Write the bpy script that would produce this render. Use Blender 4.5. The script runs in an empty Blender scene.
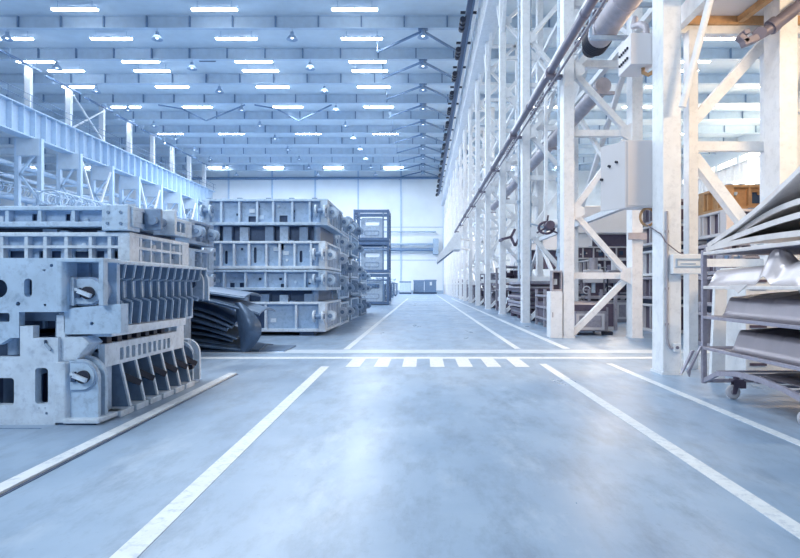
import bpy, bmesh, math, random
from mathutils import Vector, Matrix
from mathutils.geometry import tessellate_polygon
random.seed(7)
PI = math.pi
scene = bpy.context.scene
COL = scene.collection
FPX, VX, VY, CH = 600.0, 423.0, 286.0, 1.25      # focal length and vanishing point of the aisle, camera height


def P(px, py, Z):
    """pixel + distance along the aisle -> world point"""
    return Vector(((px - VX) * Z / FPX, Z, CH + (VY - py) * Z / FPX))


ORD = ['first', 'second', 'third', 'fourth', 'fifth', 'sixth', 'seventh', 'eighth', 'ninth', 'tenth', 'eleventh',
       'twelfth', 'thirteenth', 'fourteenth', 'fifteenth', 'sixteenth', 'seventeenth']


# ------------------------------------------------------------------ materials
def new_mat(name):
    m = bpy.data.materials.new(name)
    m.use_nodes = True
    nt = m.node_tree
    return m, nt, nt.nodes['Principled BSDF']


def paint(name, c, rough=.55, metal=0., dirt=None, amount=.5, scale=6., bump=.0, vary=.12):
    """painted or cast metal: two noises, one for slight unevenness and one for stains with a shape of their own"""
    m, nt, b = new_mat(name)
    N, L = nt.nodes, nt.links
    tc = N.new('ShaderNodeTexCoord')
    n1 = N.new('ShaderNodeTexNoise'); n1.inputs['Scale'].default_value = scale; n1.inputs['Detail'].default_value = 6
    L.new(tc.outputs['Object'], n1.inputs['Vector'])
    r1 = N.new('ShaderNodeValToRGB')
    lo = [max(0, x * (1 - vary)) for x in c]; hi = [min(1, x * (1 + vary)) for x in c]
    r1.color_ramp.elements[0].position = .3; r1.color_ramp.elements[0].color = (*lo, 1)
    r1.color_ramp.elements[1].position = .7; r1.color_ramp.elements[1].color = (*hi, 1)
    L.new(n1.outputs['Fac'], r1.inputs['Fac'])
    out = r1.outputs['Color']
    if dirt:
        n2 = N.new('ShaderNodeTexNoise'); n2.inputs['Scale'].default_value = scale * 2.3
        n2.inputs['Detail'].default_value = 8; n2.inputs['Roughness'].default_value = .7
        L.new(tc.outputs['Object'], n2.inputs['Vector'])
        r2 = N.new('ShaderNodeValToRGB')
        r2.color_ramp.elements[0].position = .5; r2.color_ramp.elements[0].color = (0, 0, 0, 1)
        r2.color_ramp.elements[1].position = .72; r2.color_ramp.elements[1].color = (amount, amount, amount, 1)
        L.new(n2.outputs['Fac'], r2.inputs['Fac'])
        mx = N.new('ShaderNodeMix'); mx.data_type = 'RGBA'
        L.new(r2.outputs['Color'], mx.inputs['Factor'])
        L.new(out, mx.inputs['A']); mx.inputs['B'].default_value = (*dirt, 1)
        out = mx.outputs['Result']
    L.new(out, b.inputs['Base Color'])
    b.inputs['Roughness'].default_value = rough; b.inputs['Metallic'].default_value = metal
    if bump:
        bp = N.new('ShaderNodeBump'); bp.inputs['Strength'].default_value = bump; bp.inputs['Distance'].default_value = .02
        L.new(n1.outputs['Fac'], bp.inputs['Height']); L.new(bp.outputs['Normal'], b.inputs['Normal'])
    return m


def glow(name, c, strength):
    m, nt, b = new_mat(name)
    b.inputs['Base Color'].default_value = (.8, .8, .8, 1)
    b.inputs['Emission Color'].default_value = (*c, 1)
    b.inputs['Emission Strength'].default_value = strength
    return m


def floor_mat():
    m, nt, b = new_mat('floor_epoxy')
    N, L = nt.nodes, nt.links
    tc = N.new('ShaderNodeTexCoord')
    mp = N.new('ShaderNodeMapping'); mp.inputs['Scale'].default_value = (1, .35, 1)
    L.new(tc.outputs['Object'], mp.inputs['Vector'])

    def noise(scale, det, vec, rough=.6):
        n = N.new('ShaderNodeTexNoise'); n.inputs['Scale'].default_value = scale
        n.inputs['Detail'].default_value = det; n.inputs['Roughness'].default_value = rough
        L.new(vec, n.inputs['Vector']); return n.outputs['Fac']

    def ramp(fac, p0, c0, p1, c1):
        r = N.new('ShaderNodeValToRGB')
        r.color_ramp.elements[0].position = p0; r.color_ramp.elements[0].color = (*c0, 1)
        r.color_ramp.elements[1].position = p1; r.color_ramp.elements[1].color = (*c1, 1)
        L.new(fac, r.inputs['Fac']); return r.outputs['Color']
    big = ramp(noise(.9, 8, tc.outputs['Object']), .3, (.22, .335, .50), .7, (.32, .45, .62))
    st = ramp(noise(3.2, 10, mp.outputs['Vector'], .72), .47, (0, 0, 0), .68, (.85, .85, .85))
    sp = ramp(noise(16, 6, tc.outputs['Object'], .75), .60, (0, 0, 0), .72, (.55, .55, .55))
    lt = ramp(noise(2.1, 9, mp.outputs['Vector'], .7), .54, (0, 0, 0), .76, (.6, .6, .6))

    def mix(fac, a, col):
        x = N.new('ShaderNodeMix'); x.data_type = 'RGBA'
        L.new(fac, x.inputs['Factor']); L.new(a, x.inputs['A']); x.inputs['B'].default_value = (*col, 1)
        return x.outputs['Result']
    c = mix(st, big, (.17, .25, .37)); c = mix(sp, c, (.15, .22, .33)); c = mix(lt, c, (.52, .63, .75))
    L.new(c, b.inputs['Base Color'])
    rr = ramp(noise(1.3, 7, mp.outputs['Vector']), .3, (.26,) * 3, .7, (.48,) * 3)
    L.new(rr, b.inputs['Roughness'])
    b.inputs['Specular IOR Level'].default_value = .55
    return m


STEEL = paint('pale_blue_cast_steel', (.43, .59, .78), .5, 0, (.12, .2, .34), .55, 5, .15)
STEEL2 = paint('worn_light_steel', (.57, .70, .85), .5, 0, (.2, .29, .44), .5, 6, .12)
WALLM = paint('shade_toned_die_wall', (.31, .46, .67), .55, 0, (.10, .18, .32), .5, 5, .15)  # darker tone paints the shade of the die recesses
STEEL3 = paint('dull_blue_cast_steel', (.33, .46, .64), .55, 0, (.08, .14, .27), .5, 6, .15)
CAGEM = paint('blue_cage_paint', (.11, .19, .34), .5, .1, (.05, .09, .18), .4, 5)
CAVITY = paint('unlit_dark_blue_iron', (.035, .075, .17), .6, 0, (.02, .04, .09), .4, 8)  # near-black tone stands for the unlit inside of the dies
DARK = paint('dark_navy_metal', (.045, .085, .17), .45, .3, (.02, .035, .08), .5, 8)
MIDB = paint('mid_blue_metal', (.17, .27, .43), .5, .1, (.07, .12, .23), .5, 6)
COLUMN = paint('white_painted_column', (.80, .845, .90), .5, 0, (.50, .55, .62), .45, 4, .03, .05)
COLBLUE = paint('pale_blue_painted_steel', (.46, .61, .79), .5, 0, (.35, .47, .63), .4, 3, .0, .06)
BEAMM = paint('blue_roof_beam_paint', (.52, .64, .77), .6, 0, None, 0, 2, 0, .06)
DECK = paint('blue_roof_sheet', (.62, .72, .81), .65, 0, None, 0, 1, 0, .05)
WALL = paint('pale_wall_panel', (.78, .855, .925), .6, 0, None, 0, .4, 0, .04)
WALLB = paint('blue_wall_panel', (.50, .63, .79), .6, 0, None, 0, .4, 0, .06)
TRIMM = paint('grey_blue_trim', (.36, .48, .63), .5, .1)
LINE = paint('worn_white_floor_paint', (.68, .76, .84), .45, 0, (.36, .46, .60), .85, 7, 0, .06)
PIPE = paint('dark_mauve_pipe', (.20, .19, .25), .45, .2, None, 0, 3)
DUCT = paint('grey_mauve_duct', (.42, .41, .47), .5, .2, (.3, .28, .33), .4, 5)
BOXM = paint('light_grey_enclosure', (.66, .66, .70), .45, 0, None, 0, 2, 0, .02)
BOXD = paint('grey_enclosure_side', (.58, .58, .62), .45, 0, None, 0, 2, 0, .02)
SHEET = paint('dark_blue_sheet_steel', (.075, .13, .225), .38, .35, (.04, .07, .13), .6, 4)
SHEETL = paint('lighter_blue_sheet_steel', (.16, .245, .38), .35, .35, (.1, .16, .27), .5, 4)
RACK = paint('grey_violet_rack_paint', (.34, .33, .41), .5, .1, (.18, .17, .23), .5, 8)
PANEL = paint('bright_pressed_steel', (.80, .76, .75), .32, .1, (.45, .42, .45), .3, 4, 0, .06)
PANEL2 = paint('grey_pressed_panel_steel', (.56, .53, .56), .3, .25, (.4, .38, .41), .3, 4, 0, .06)
PAN = paint('grey_pressed_steel', (.20, .185, .22), .34, .4, None, 0, 3, 0, .08)
BROWN = paint('brown_painted_machine', (.50, .30, .15), .55, 0, (.22, .12, .06), .5, 5)
MACH = paint('mauve_grey_machine', (.36, .36, .43), .5, .1, (.12, .11, .17), .6, 5)
MACHD = paint('dark_mauve_machine', (.11, .09, .14), .5, .1, (.05, .04, .07), .5, 5)
RUBBER = paint('pale_grey_wheel_rubber', (.55, .56, .62), .5)
BLACK = paint('black_rubber', (.014, .02, .042), .5)
TUBE = glow('lit_fluorescent_tube', (.90, .95, 1.0), 22)
BULB = glow('lit_lamp_bulb', (.9, .95, 1.0), 2.2)
WINB = glow('daylit_window_pane', (.82, .91, 1.0), 3.0)
WINW = glow('sunlit_window_pane', (1.0, .88, .70), 2.1)
WINM = glow('bright_far_window_pane', (1.0, .92, .82), 1.1)


# ------------------------------------------------------------------ mesh building
class MB:
    def __init__(self):
        self.v, self.f, self.s = [], [], []

    def add(self, vs, fs, smooth=False):
        o = len(self.v)
        self.v += [tuple(p) for p in vs]
        for f in fs:
            self.f.append(tuple(i + o for i in f)); self.s.append(smooth)
        return self

    def box(self, x0, x1, y0, y1, z0, z1):
        x0, x1 = sorted((x0, x1)); y0, y1 = sorted((y0, y1)); z0, z1 = sorted((z0, z1))
        return self.add([(x0, y0, z0), (x1, y0, z0), (x1, y1, z0), (x0, y1, z0), (x0, y0, z1), (x1, y0, z1), (x1, y1, z1), (x0, y1, z1)],
                        [(0, 3, 2, 1), (4, 5, 6, 7), (0, 1, 5, 4), (1, 2, 6, 5), (2, 3, 7, 6), (3, 0, 4, 7)])

    def bar(self, p, q, w, h=None, up=(0, 0, 1)):
        h = w if h is None else h
        p, q = Vector(p), Vector(q); d = (q - p).normalized(); u = Vector(up)
        if abs(d.dot(u)) > .98: u = Vector((0, 1, 0))
        s = d.cross(u).normalized(); t = s.cross(d).normalized()
        vs = []
        for e in (p, q):
            for a, b in ((-1, -1), (1, -1), (1, 1), (-1, 1)):
                vs.append(e + s * (a * w / 2) + t * (b * h / 2))
        return self.add(vs, [(0, 1, 2, 3), (7, 6, 5, 4), (0, 4, 5, 1), (1, 5, 6, 2), (2, 6, 7, 3), (3, 7, 4, 0)])

    def tube(self, p, q, r, n=12, r2=None, cap=True):
        r2 = r if r2 is None else r2
        p, q = Vector(p), Vector(q); d = (q - p).normalized(); u = Vector((0, 0, 1))
        if abs(d.dot(u)) > .95: u = Vector((0, 1, 0))
        s = d.cross(u).normalized(); t = s.cross(d)
        vs = []
        for e, rr in ((p, r), (q, r2)):
            for k in range(n):
                a = 2 * PI * k / n
                vs.append(e + (s * math.cos(a) + t * math.sin(a)) * rr)
        self.add(vs, [(k, (k + 1) % n, n + (k + 1) % n, n + k) for k in range(n)], True)
        if cap:
            self.add(vs[:n], [tuple(range(n))]); self.add(vs[n:], [tuple(range(n))])
        return self

    def path(self, pts, r, n=8):
        pts = [Vector(p) for p in pts]; vs = []; m = len(pts); s = None
        for i, p in enumerate(pts):
            d = (pts[min(i + 1, m - 1)] - pts[max(i - 1, 0)]).normalized()
            if s is None:
                u = Vector((0, 0, 1)) if abs(d.z) < .9 else Vector((0, 1, 0))
                s = d.cross(u).normalized()
            else:
                s = (s - d * s.dot(d)).normalized()
            t = s.cross(d)
            for k in range(n):
                a = 2 * PI * k / n
                vs.append(p + (s * math.cos(a) + t * math.sin(a)) * r)
        fs = [(i * n + k, i * n + (k + 1) % n, (i + 1) * n + (k + 1) % n, (i + 1) * n + k) for i in range(m - 1) for k in range(n)]
        self.add(vs, fs, True)
        return self.add(vs[:n] + vs[-n:], [tuple(range(n)), tuple(range(n, 2 * n))])

    def holed(self, outline, holes, axis, a0, a1):
        """flat plate with real holes, extruded along an axis"""
        loops = [outline] + list(holes)

        def m3(p, a):
            if axis == 'x': return (a, p[0], p[1])
            if axis == 'y': return (p[0], a, p[1])
            return (p[0], p[1], a)
        flat = [p for l in loops for p in l]; n = len(flat)
        tris = tessellate_polygon([[Vector((p[0], p[1], 0)) for p in l] for l in loops])
        vs = [m3(p, a0) for p in flat] + [m3(p, a1) for p in flat]
        fs = [tuple(t) for t in tris] + [tuple(i + n for i in reversed(t)) for t in tris]
        o = 0
        for l in loops:
            k = len(l)
            fs += [(o + i, o + (i + 1) % k, n + o + (i + 1) % k, n + o + i) for i in range(k)]
            o += k
        return self.add(vs, fs)

    def prism(self, poly, axis, a0, a1):
        return self.holed(poly, [], axis, a0, a1)

    def lathe(self, prof, c, n=16, axis='z'):
        vs = []
        for r, h in prof:
            for k in range(n):
                a = 2 * PI * k / n; x, y = r * math.cos(a), r * math.sin(a)
                if axis == 'z': vs.append((c[0] + x, c[1] + y, c[2] + h))
                elif axis == 'y': vs.append((c[0] + x, c[1] + h, c[2] + y))
                else: vs.append((c[0] + h, c[1] + x, c[2] + y))
        m = len(prof)
        return self.add(vs, [(i * n + k, i * n + (k + 1) % n, (i + 1) * n + (k + 1) % n, (i + 1) * n + k) for i in range(m - 1) for k in range(n)], True)

    def grid(self, fn, nu, nv, th=0.0, smooth=True):
        """sheet from fn(u,v); th gives thickness downwards"""
        top = [Vector(fn(i / nu, j / nv)) for j in range(nv + 1) for i in range(nu + 1)]
        w = nu + 1
        fs = [(j * w + i, j * w + i + 1, (j + 1) * w + i + 1, (j + 1) * w + i) for j in range(nv) for i in range(nu)]
        if not th: return self.add(top, fs, smooth)
        n = len(top); bot = [p - Vector((0, 0, th)) for p in top]
        fb = [tuple(n + i for i in reversed(f)) for f in fs]
        rim = [j for j in range(w)] + [j * w + nu for j in range(1, nv + 1)] + [nv * w + i for i in range(nu - 1, -1, -1)] + [j * w for j in range(nv - 1, 0, -1)]
        fr = [(rim[k], rim[(k + 1) % len(rim)], n + rim[(k + 1) % len(rim)], n + rim[k]) for k in range(len(rim))]
        self.add(top + bot, fs + fb, smooth)
        return self.add(top + bot, fr)

    def build(self, name, mat, parent=None, label=None, bevel=0, recalc=True):
        me = bpy.data.meshes.new(name)
        off = Vector((0, 0, 0))
        if parent is not None:
            p = parent
            while p is not None:
                off += p.location; p = p.parent
        me.from_pydata([Vector(p) - off for p in self.v], [], self.f)
        me.polygons.foreach_set('use_smooth', self.s)
        me.update()
        if recalc:
            bm = bmesh.new(); bm.from_mesh(me); bmesh.ops.recalc_face_normals(bm, faces=bm.faces); bm.to_mesh(me); bm.free()
        me.materials.append(mat)
        o = bpy.data.objects.new(name, me); COL.objects.link(o)
        if parent is not None: o.parent = parent
        if label: o['label'] = label
        if bevel:
            md = o.modifiers.new('edge', 'BEVEL'); md.width = bevel; md.segments = 2; md.limit_method = 'ANGLE'
            md.angle_limit = math.radians(50)
        return o


def tag(o, label, cat, group=None):
    o['label'] = label; o['category'] = cat
    if group: o['group'] = group
    return o


def thing(name, loc, label, cat, group=None):
    o = bpy.data.objects.new(name, None); o.empty_display_size = .2; o.location = loc; COL.objects.link(o)
    return tag(o, label, cat, group)


def struct(name, mb, mat):
    o = mb.build(name, mat); o['kind'] = 'structure'; return o


def copy_tree(o, parent=None):
    c = o.copy(); COL.objects.link(c)
    if parent is not None: c.parent = parent
    for ch in list(o.children): copy_tree(ch, c)
    return c


def rrect(x0, x1, z0, z1, r, n=4):
    pts = []
    for cx, cz, a0 in ((x1 - r, z0 + r, -90), (x1 - r, z1 - r, 0), (x0 + r, z1 - r, 90), (x0 + r, z0 + r, 180)):
        for k in range(n + 1):
            a = math.radians(a0 + 90 * k / n); pts.append((cx + r * math.cos(a), cz + r * math.sin(a)))
    return pts


def rect(x0, x1, z0, z1): return [(x0, z0), (x1, z0), (x1, z1), (x0, z1)]
def circ(x, z, r, n=16): return [(x + r * math.cos(2 * PI * k / n), z + r * math.sin(2 * PI * k / n)) for k in range(n)]


# ------------------------------------------------------------------ the hall
COLX, OUTX, LX = 3.4, 5.05, -34.4         # right row inner legs, right row outer legs, left row
ROOF, BB = 21.05, 20.1                    # roof sheet, underside of the roof beams
YB = 102.0                                # back wall
XL, XR = -72.0, 42.0

struct('floor', MB().box(XL, XR, -6, YB + .3, -.3, 0), floor_mat())
mb = MB()
mb.box(XL, XR, 20, YB + .3, ROOF, ROOF + .15)
struct('ceiling', mb, DECK)
mb = MB().box(XL, XR, YB, YB + .3, 0, ROOF)
struct('wall_back', mb, WALL)
for i, x in enumerate([-47, -40, -33, -25.6, -18.3, -11, -3.75, 3.5, 10.8, 18, 25.4, 32.6]):
    struct('trim_%d' % (i + 1), MB().box(x - .12, x + .12, YB - .25, YB, 0, ROOF - .1), COLBLUE)
struct('trim_20', MB().box(XL, XR, YB - .08, YB, 11.2, 11.3), TRIMM)
struct('trim_21', MB().box(XL, XR, YB - .08, YB, 5.6, 5.7), TRIMM)
struct('baseboard_back', MB().box(XL, XR, YB - .1, YB, 0, .5), TRIMM)
# side walls with a low and a high strip of windows
mb = MB()
mb.box(XL - .3, XL, 20, YB, 0, 9.0); mb.box(XL - .3, XL, 20, YB, 12.5, ROOF)
for y in range(20, 103, 6): mb.box(XL - .3, XL, y - .4, y + .4, 9.0, 12.5)
struct('wall_left', mb, WALLB)
mb = MB()
mb.box(XR, XR + .3, 20, YB, 0, 12.5); mb.box(XR, XR + .3, 20, YB, 18.6, ROOF)
for y in range(20, 103, 6): mb.box(XR, XR + .3, y - .4, y + .4, 12.5, 18.6)
struct('wall_right', mb, WALL)
n = 0
for y in range(20, 98, 6):
    for side, x, z0, z1, wm in (('l', XL - .2, 9.0, 12.5, WINB), ('r', XR + .2, 12.5, 18.6, WINW)):
        n += 1
        if side == 'r' and not (56 <= y <= 86): wm = WINM
        o = struct('window_%d' % n, MB().box(x - .03, x + .03, y + .4, y + 5.6, z0, z1), wm)
        f = MB()
        for yy in (y + .42, y + 2.2, y + 3.9, y + 5.52): f.bar((x, yy, z0), (x, yy, z1), .1)
        for zz in (z0 + .05, (z0 + z1) / 2, z1 - .05): f.bar((x, y + .4, zz), (x, y + 5.6, zz), .1)
        f.build('window_frame', TRIMM, o)

# roof beams: one per bay line and hall, each with web, flanges, stiffeners
BEAMY = [44 + 6 * k for k in range(10)]
SPANS = (('middle hall', LX, COLX, 12), ('left hall', XL, LX, 10), ('right hall', COLX, XR, 10))
for k, y in enumerate(BEAMY):
    for hall, x0, x1, ns in SPANS:
        x0 += .06; x1 -= .06
        r = thing('roof_beam', ((x0 + x1) / 2, y, BB), 'deep blue roof beam across the %s, %s from the near end' % (hall, ORD[k]), 'roof beam', 'roof beams')
        MB().box(x0, x1, y - .02, y + .02, BB + .05, ROOF - .05).build('web', BEAMM, r)
        MB().box(x0, x1, y - .2, y + .2, BB, BB + .05).build('flange', BEAMM, r)
        MB().box(x0, x1, y - .2, y + .2, ROOF - .05, ROOF).build('flange', BEAMM, r)
        for i in range(ns):
            x = x0 + (i + .5 + .25 * (k % 2)) * (x1 - x0) / ns
            if x < x1 - .3:
                MB().box(x - .05, x + .05, y - .19, y - .02, BB + .05, ROOF - .05).build('stiffener', MIDB, r)
# near end of the roof sheet: purlins on its underside
PUR = [LX + .8 + i * 4.1 for i in range(10)]

# ceiling lights: housing + two lit tubes, hung in rows
LIGHTY = [41.7, 46.6, 51.4, 53.6, 57.9, 64.4, 69.2, 75.8, 80.6, 86.9, 97.2]
def ceiling_light(y, x, label):
    w = 1.62
    r = thing('ceiling_light', (x, y, 20.45), label, 'ceiling light', 'ceiling lights')
    h = MB()
    h.box(x - w, x + w, y - .16, y + .16, 20.49, 20.56)
    h.build('housing', BEAMM, r)
    for s in (-1, 1):
        MB().box(x + s * (w / 2) - w / 2 + .05, x + s * (w / 2) + w / 2 - .05, y - .13, y + .13, 20.42, 20.49).build('light_tube', TUBE, r)
        MB().tube((x + s * 1.2, y, 20.56), (x + s * 1.2, y, ROOF), .02, 6).build('hanger', TRIMM, r)
    return r
LX_ALL = [('of the row nearest the white columns', -4.75), ('of the second row from the columns', -14.5), ('of the third row from the columns', -24.2), ('of the row by the left girder', -33.0 + .0),
          ('of the left hall, near row', -44.5), ('of the left hall, middle row', -54.5), ('of the left hall, far row', -64.5),
          ('of the right hall, near row', 13.0), ('of the right hall, middle row', 23.0), ('of the right hall, far row', 33.0)]
for k, y in enumerate(LIGHTY):
    for nm, x in LX_ALL:
        if x == -33.0: x = -31.9 if k % 2 else -33.2
        if abs(x) > 36 and k % 2: continue
        ceiling_light(y, x, 'lit ceiling light, %s from the near end %s' % (ORD[k], nm))

# pendant bell lamps under the beams
def pendant(x, y, z, label):
    r = thing('pendant_lamp', (x, y, z), label, 'pendant lamp', 'pendant lamps')
    MB().tube((x, y, z + .55), (x, y, BB), .03, 6).build('rod', TRIMM, r)
    MB().lathe([(.02, .62), (.13, .58), (.14, .36), (.22, .3), (.42, .02), (.40, .02), (.2, .27), (.02, .3)], (x, y, z), 14).build('lamp_shade', STEEL3, r)
    MB().lathe([(.01, .28), (.1, .22), (.1, .1), (.01, .05)], (x, y, z), 10).build('bulb', BULB, r)
for k, y in enumerate(BEAMY):
    for j, (nm, x0) in enumerate((('beside the white columns', 0.0), ('in mid hall', -9.6 + .2 * k), ('left of mid hall', -19.5 + .25 * k), ('beside the left crane girder', -30.5))):
        pendant(x0, y, 19.3 if j else 19.45, 'small bell pendant lamp under the %s roof beam %s' % (ORD[k], nm))

# inverted V struts by the right row
for k, y in enumerate(BEAMY):
    ym = y + 3.4
    r = thing('roof_strut', (0, y, BB), 'inverted V roof strut beside the white columns at the %s roof beam' % ORD[k], 'roof strut', 'V roof struts')
    a = Vector((0, y + .1, BB - .12))
    for q in (Vector((-3.6, ym, BB - .35)), Vector((2.75, ym, BB - .35))):
        MB().bar(a, q, .13, .16).build('strut_arm', MIDB, r)
    MB().box(-.35, .35, y - .18, y + .22, BB - .06, BB - .005).build('gusset', MIDB, r)
    MB().bar((-3.6, ym, BB - .45), (-3.6, ym, ROOF), .09).build('hanger', TRIMM, r)
# bracing deeper in the roof
for i, (x0, x1, nm) in enumerate(((-17.5, -9.5, 'right'), (-27.5, -18.5, 'left'))):
    r = thing('roof_brace', ((x0 + x1) / 2, 65, BB - .9), 'dark kinked roof brace hanging mid hall, the %s one of two' % nm, 'roof brace', 'kinked roof braces')
    mb = MB(); pts = [(x0, 62.3, BB - .05), (x0 + 2, 63.5, BB - .1), (x0 + 4, 65, BB - .95), (x1, 62.3, BB - .05)]
    for a, b in zip(pts, pts[1:]): mb.bar(a, b, .12)
    mb.build('strut_arm', MIDB, r)
tag(MB().box(-19.6, -18.2, 51.6, 52.7, ROOF - .12, ROOF - .005).build('roof_vent', DARK), 'dark square vent in the roof sheet between lights', 'vent')

# horizontal pipe along the back wall near the roof, pipe rails lower down
r = thing('wall_pipe', (-15, YB - .5, 19.4), 'dark pipe running along the back wall below the roof', 'pipe')
MB().tube((-48, YB - .5, 19.4), (3.0, YB - .5, 19.55), .22, 10).build('pipe', MIDB, r)
for x in range(-46, 3, 7): MB().box(x - .1, x + .1, YB - .5, YB - .01, 19.3, 19.7).build('bracket', MIDB, r)
for i, (z, rr, nm) in enumerate(((10.4, .12, 'topmost thin'), (8.3, .2, 'upper thick'), (7.4, .28, 'lower thick'))):
    r = thing('wall_pipe', (-3, YB - .8, z), '%s pipe rail on the back wall past the stacked cages' % nm, 'pipe', 'pipe rails on the back wall')
    MB().tube((-12, YB - .8, z), (2.2, YB - .8, z), rr, 10).build('pipe', TRIMM if i != 2 else MIDB, r)
    for x in (-10, -3.7, 1.8): MB().box(x - .1, x + .1, YB - .8, YB - .24, z - .1, z + .1).build('bracket', TRIMM, r)
tag(MB().box(1.7, 2.6, YB - 1.6, YB - .005, 6.6, 9.2).build('valve_box', TRIMM, bevel=.05), 'small grey box where the back wall pipes end', 'box')

# ------------------------------------------------------------------ left row: lattice columns and crane girder
def lattice(name, label, group, y, xi, xo, top, mat, w, nodes, first_inner=True, brace_w=.16, base=True, wy=None):
    """two-legged column with zigzag braces between the legs, all parts its own mesh"""
    r = thing(name, ((xi + xo) / 2, y, 0), label, 'column', group)
    bp = .015 if wy else .08
    wy = wy or w
    for x in (xi, xo):
        leg = MB().box(x - w / 2, x + w / 2, y - wy / 2, y + wy / 2, .04 if base else 0, top).build('leg', mat, r, bevel=.012 if y < 30 else 0)
        if base:
            MB().box(x - w / 2 - bp, x + w / 2 + bp, y - wy / 2 - bp, y + wy / 2 + bp, 0, .04).build('base_plate', mat, r)
    side = first_inner
    s = 1 if xo > xi else -1
    pts = []
    for z in nodes:
        pts.append(((xi + s * w / 2) if side else (xo - s * w / 2), y, z)); side = not side
    for a, b in zip(pts, pts[1:]):
        o = MB().bar(a, b, brace_w * .8, brace_w, (0, 1, 0)).build('brace', mat, r)
    for p in pts[1::2]:
        MB().bar((xi + s * w / 2, y, p[2]), (xo - s * w / 2, y, p[2]), brace_w, brace_w * .9).build('crossbar', mat, r)
    if y < 40:
        for i, p in enumerate(pts[1:-1]):
            d = -s if (i % 2 == 0) else s
            MB().prism([(p[0], p[2] - .22), (p[0] + d * .26, p[2] - .08), (p[0] + d * .26, p[2] + .08), (p[0], p[2] + .22)], 'y', y - .012 - wy / 2 + .05, y + .012 - wy / 2 + .05).build('gusset', mat, r)
    return r

LCY = [40.4 + 6 * k for k in range(10)]
for k, y in enumerate(LCY):
    r = lattice('lattice_column', 'pale blue lattice column under the left crane girder, %s from the near end' % ORD[k], 'left lattice columns', y, -33.4, -35.4, 14.1, COLBLUE, .38,
                [2.2 * i for i in range(7)], True, .2)
    MB().box(-35.4, -33.4, y - .22, y + .22, 12.6, 14.1).build('head_plate', BEAMM, r)
    MB().box(-34.7, -34.2, y - .2, y + .2, 16.66, ROOF - .55).build('upper_column', COLUMN, r, 'white upper column above the girder')
    MB().box(-34.95, -33.95, y - .25, y + .25, ROOF - .55, ROOF - .02).build('column_head', BEAMM, r)
r = thing('crane_girder', (-34.4, 30, 14.1), 'long pale blue crane girder with stiffeners on the left columns', 'crane girder')
mb = MB(); Y0, Y1 = 18, YB - 4
mb.box(-34.42, -34.38, Y0, Y1, 14.15, 16.6)
mb.build('web', COLBLUE, r)
for z in (14.1, 16.55):
    MB().box(-34.95, -33.85, Y0, Y1, z, z + .1).build('flange', COLBLUE, r)
y = Y0; i = 0
while y < 96:
    MB().box(-34.38, -33.9, y - .04, y + .04, 14.2, 16.55).build('stiffener', COLBLUE, r); y += 1.5
MB().box(-34.5, -34.3, Y0, Y1, 16.65, 16.8).build('rail', MIDB, r)
# bars along the top and X bracing between columns
r = thing('guard_rail', (-33.8, 60, 16.65), 'thin guard rail on top of the left crane girder', 'railing')
for z in (17.2, 17.75): MB().tube((-33.88, 40, z), (-33.88, 98, z), .03, 6).build('rail_bar', MIDB, r)
for y in range(40, 99, 3): MB().tube((-33.88, y, 16.65), (-33.88, y, 17.75), .03, 6).build('post', MIDB, r)
for i, (y0, z0, y1, z1) in enumerate(((62, 19.9, 68, 18.0), (68, 19.9, 74, 18.2), (74, 19.9, 80, 18.2))): pass
for nm, k in (('nearest', 3), ('middle', 5), ('farthest', 7)):
    ya, yb = LCY[k] + .25, LCY[k + 1] - .25
    r = thing('cross_brace', (-33.4, (ya + yb) / 2, 6), 'thin X cross brace between left lattice columns, the %s of three' % nm, 'cross brace', 'X braces of the left row')
    MB().bar((-33.4, ya, 3.5), (-33.4, yb, 13.4), .16).build('brace', COLUMN, r)
    MB().bar((-33.32, ya, 13.4), (-33.32, yb, 3.5), .16).build('brace', COLUMN, r)
    if k == 3:
        r = thing('cross_brace', (-34.4, (ya + yb) / 2, 17), 'thin X cross brace between white upper columns above the girder', 'cross brace')
        MB().bar((-34.3, ya, 16.7), (-34.3, yb, 19.9), .14).build('brace', COLUMN, r)
        MB().bar((-34.2, ya, 19.9), (-34.2, yb, 16.7), .14).build('brace', COLUMN, r)
for k in range(9):
    tag(MB().bar((-33.2, LCY[k] + .4, BB - .35), (-33.2, LCY[k + 1] - .3, BB - .2), .16).build('eaves_strut', MIDB),
        'dark eaves strut over the left crane girder, %s bay from the near end' % ORD[k], 'strut', 'eaves struts')

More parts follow.
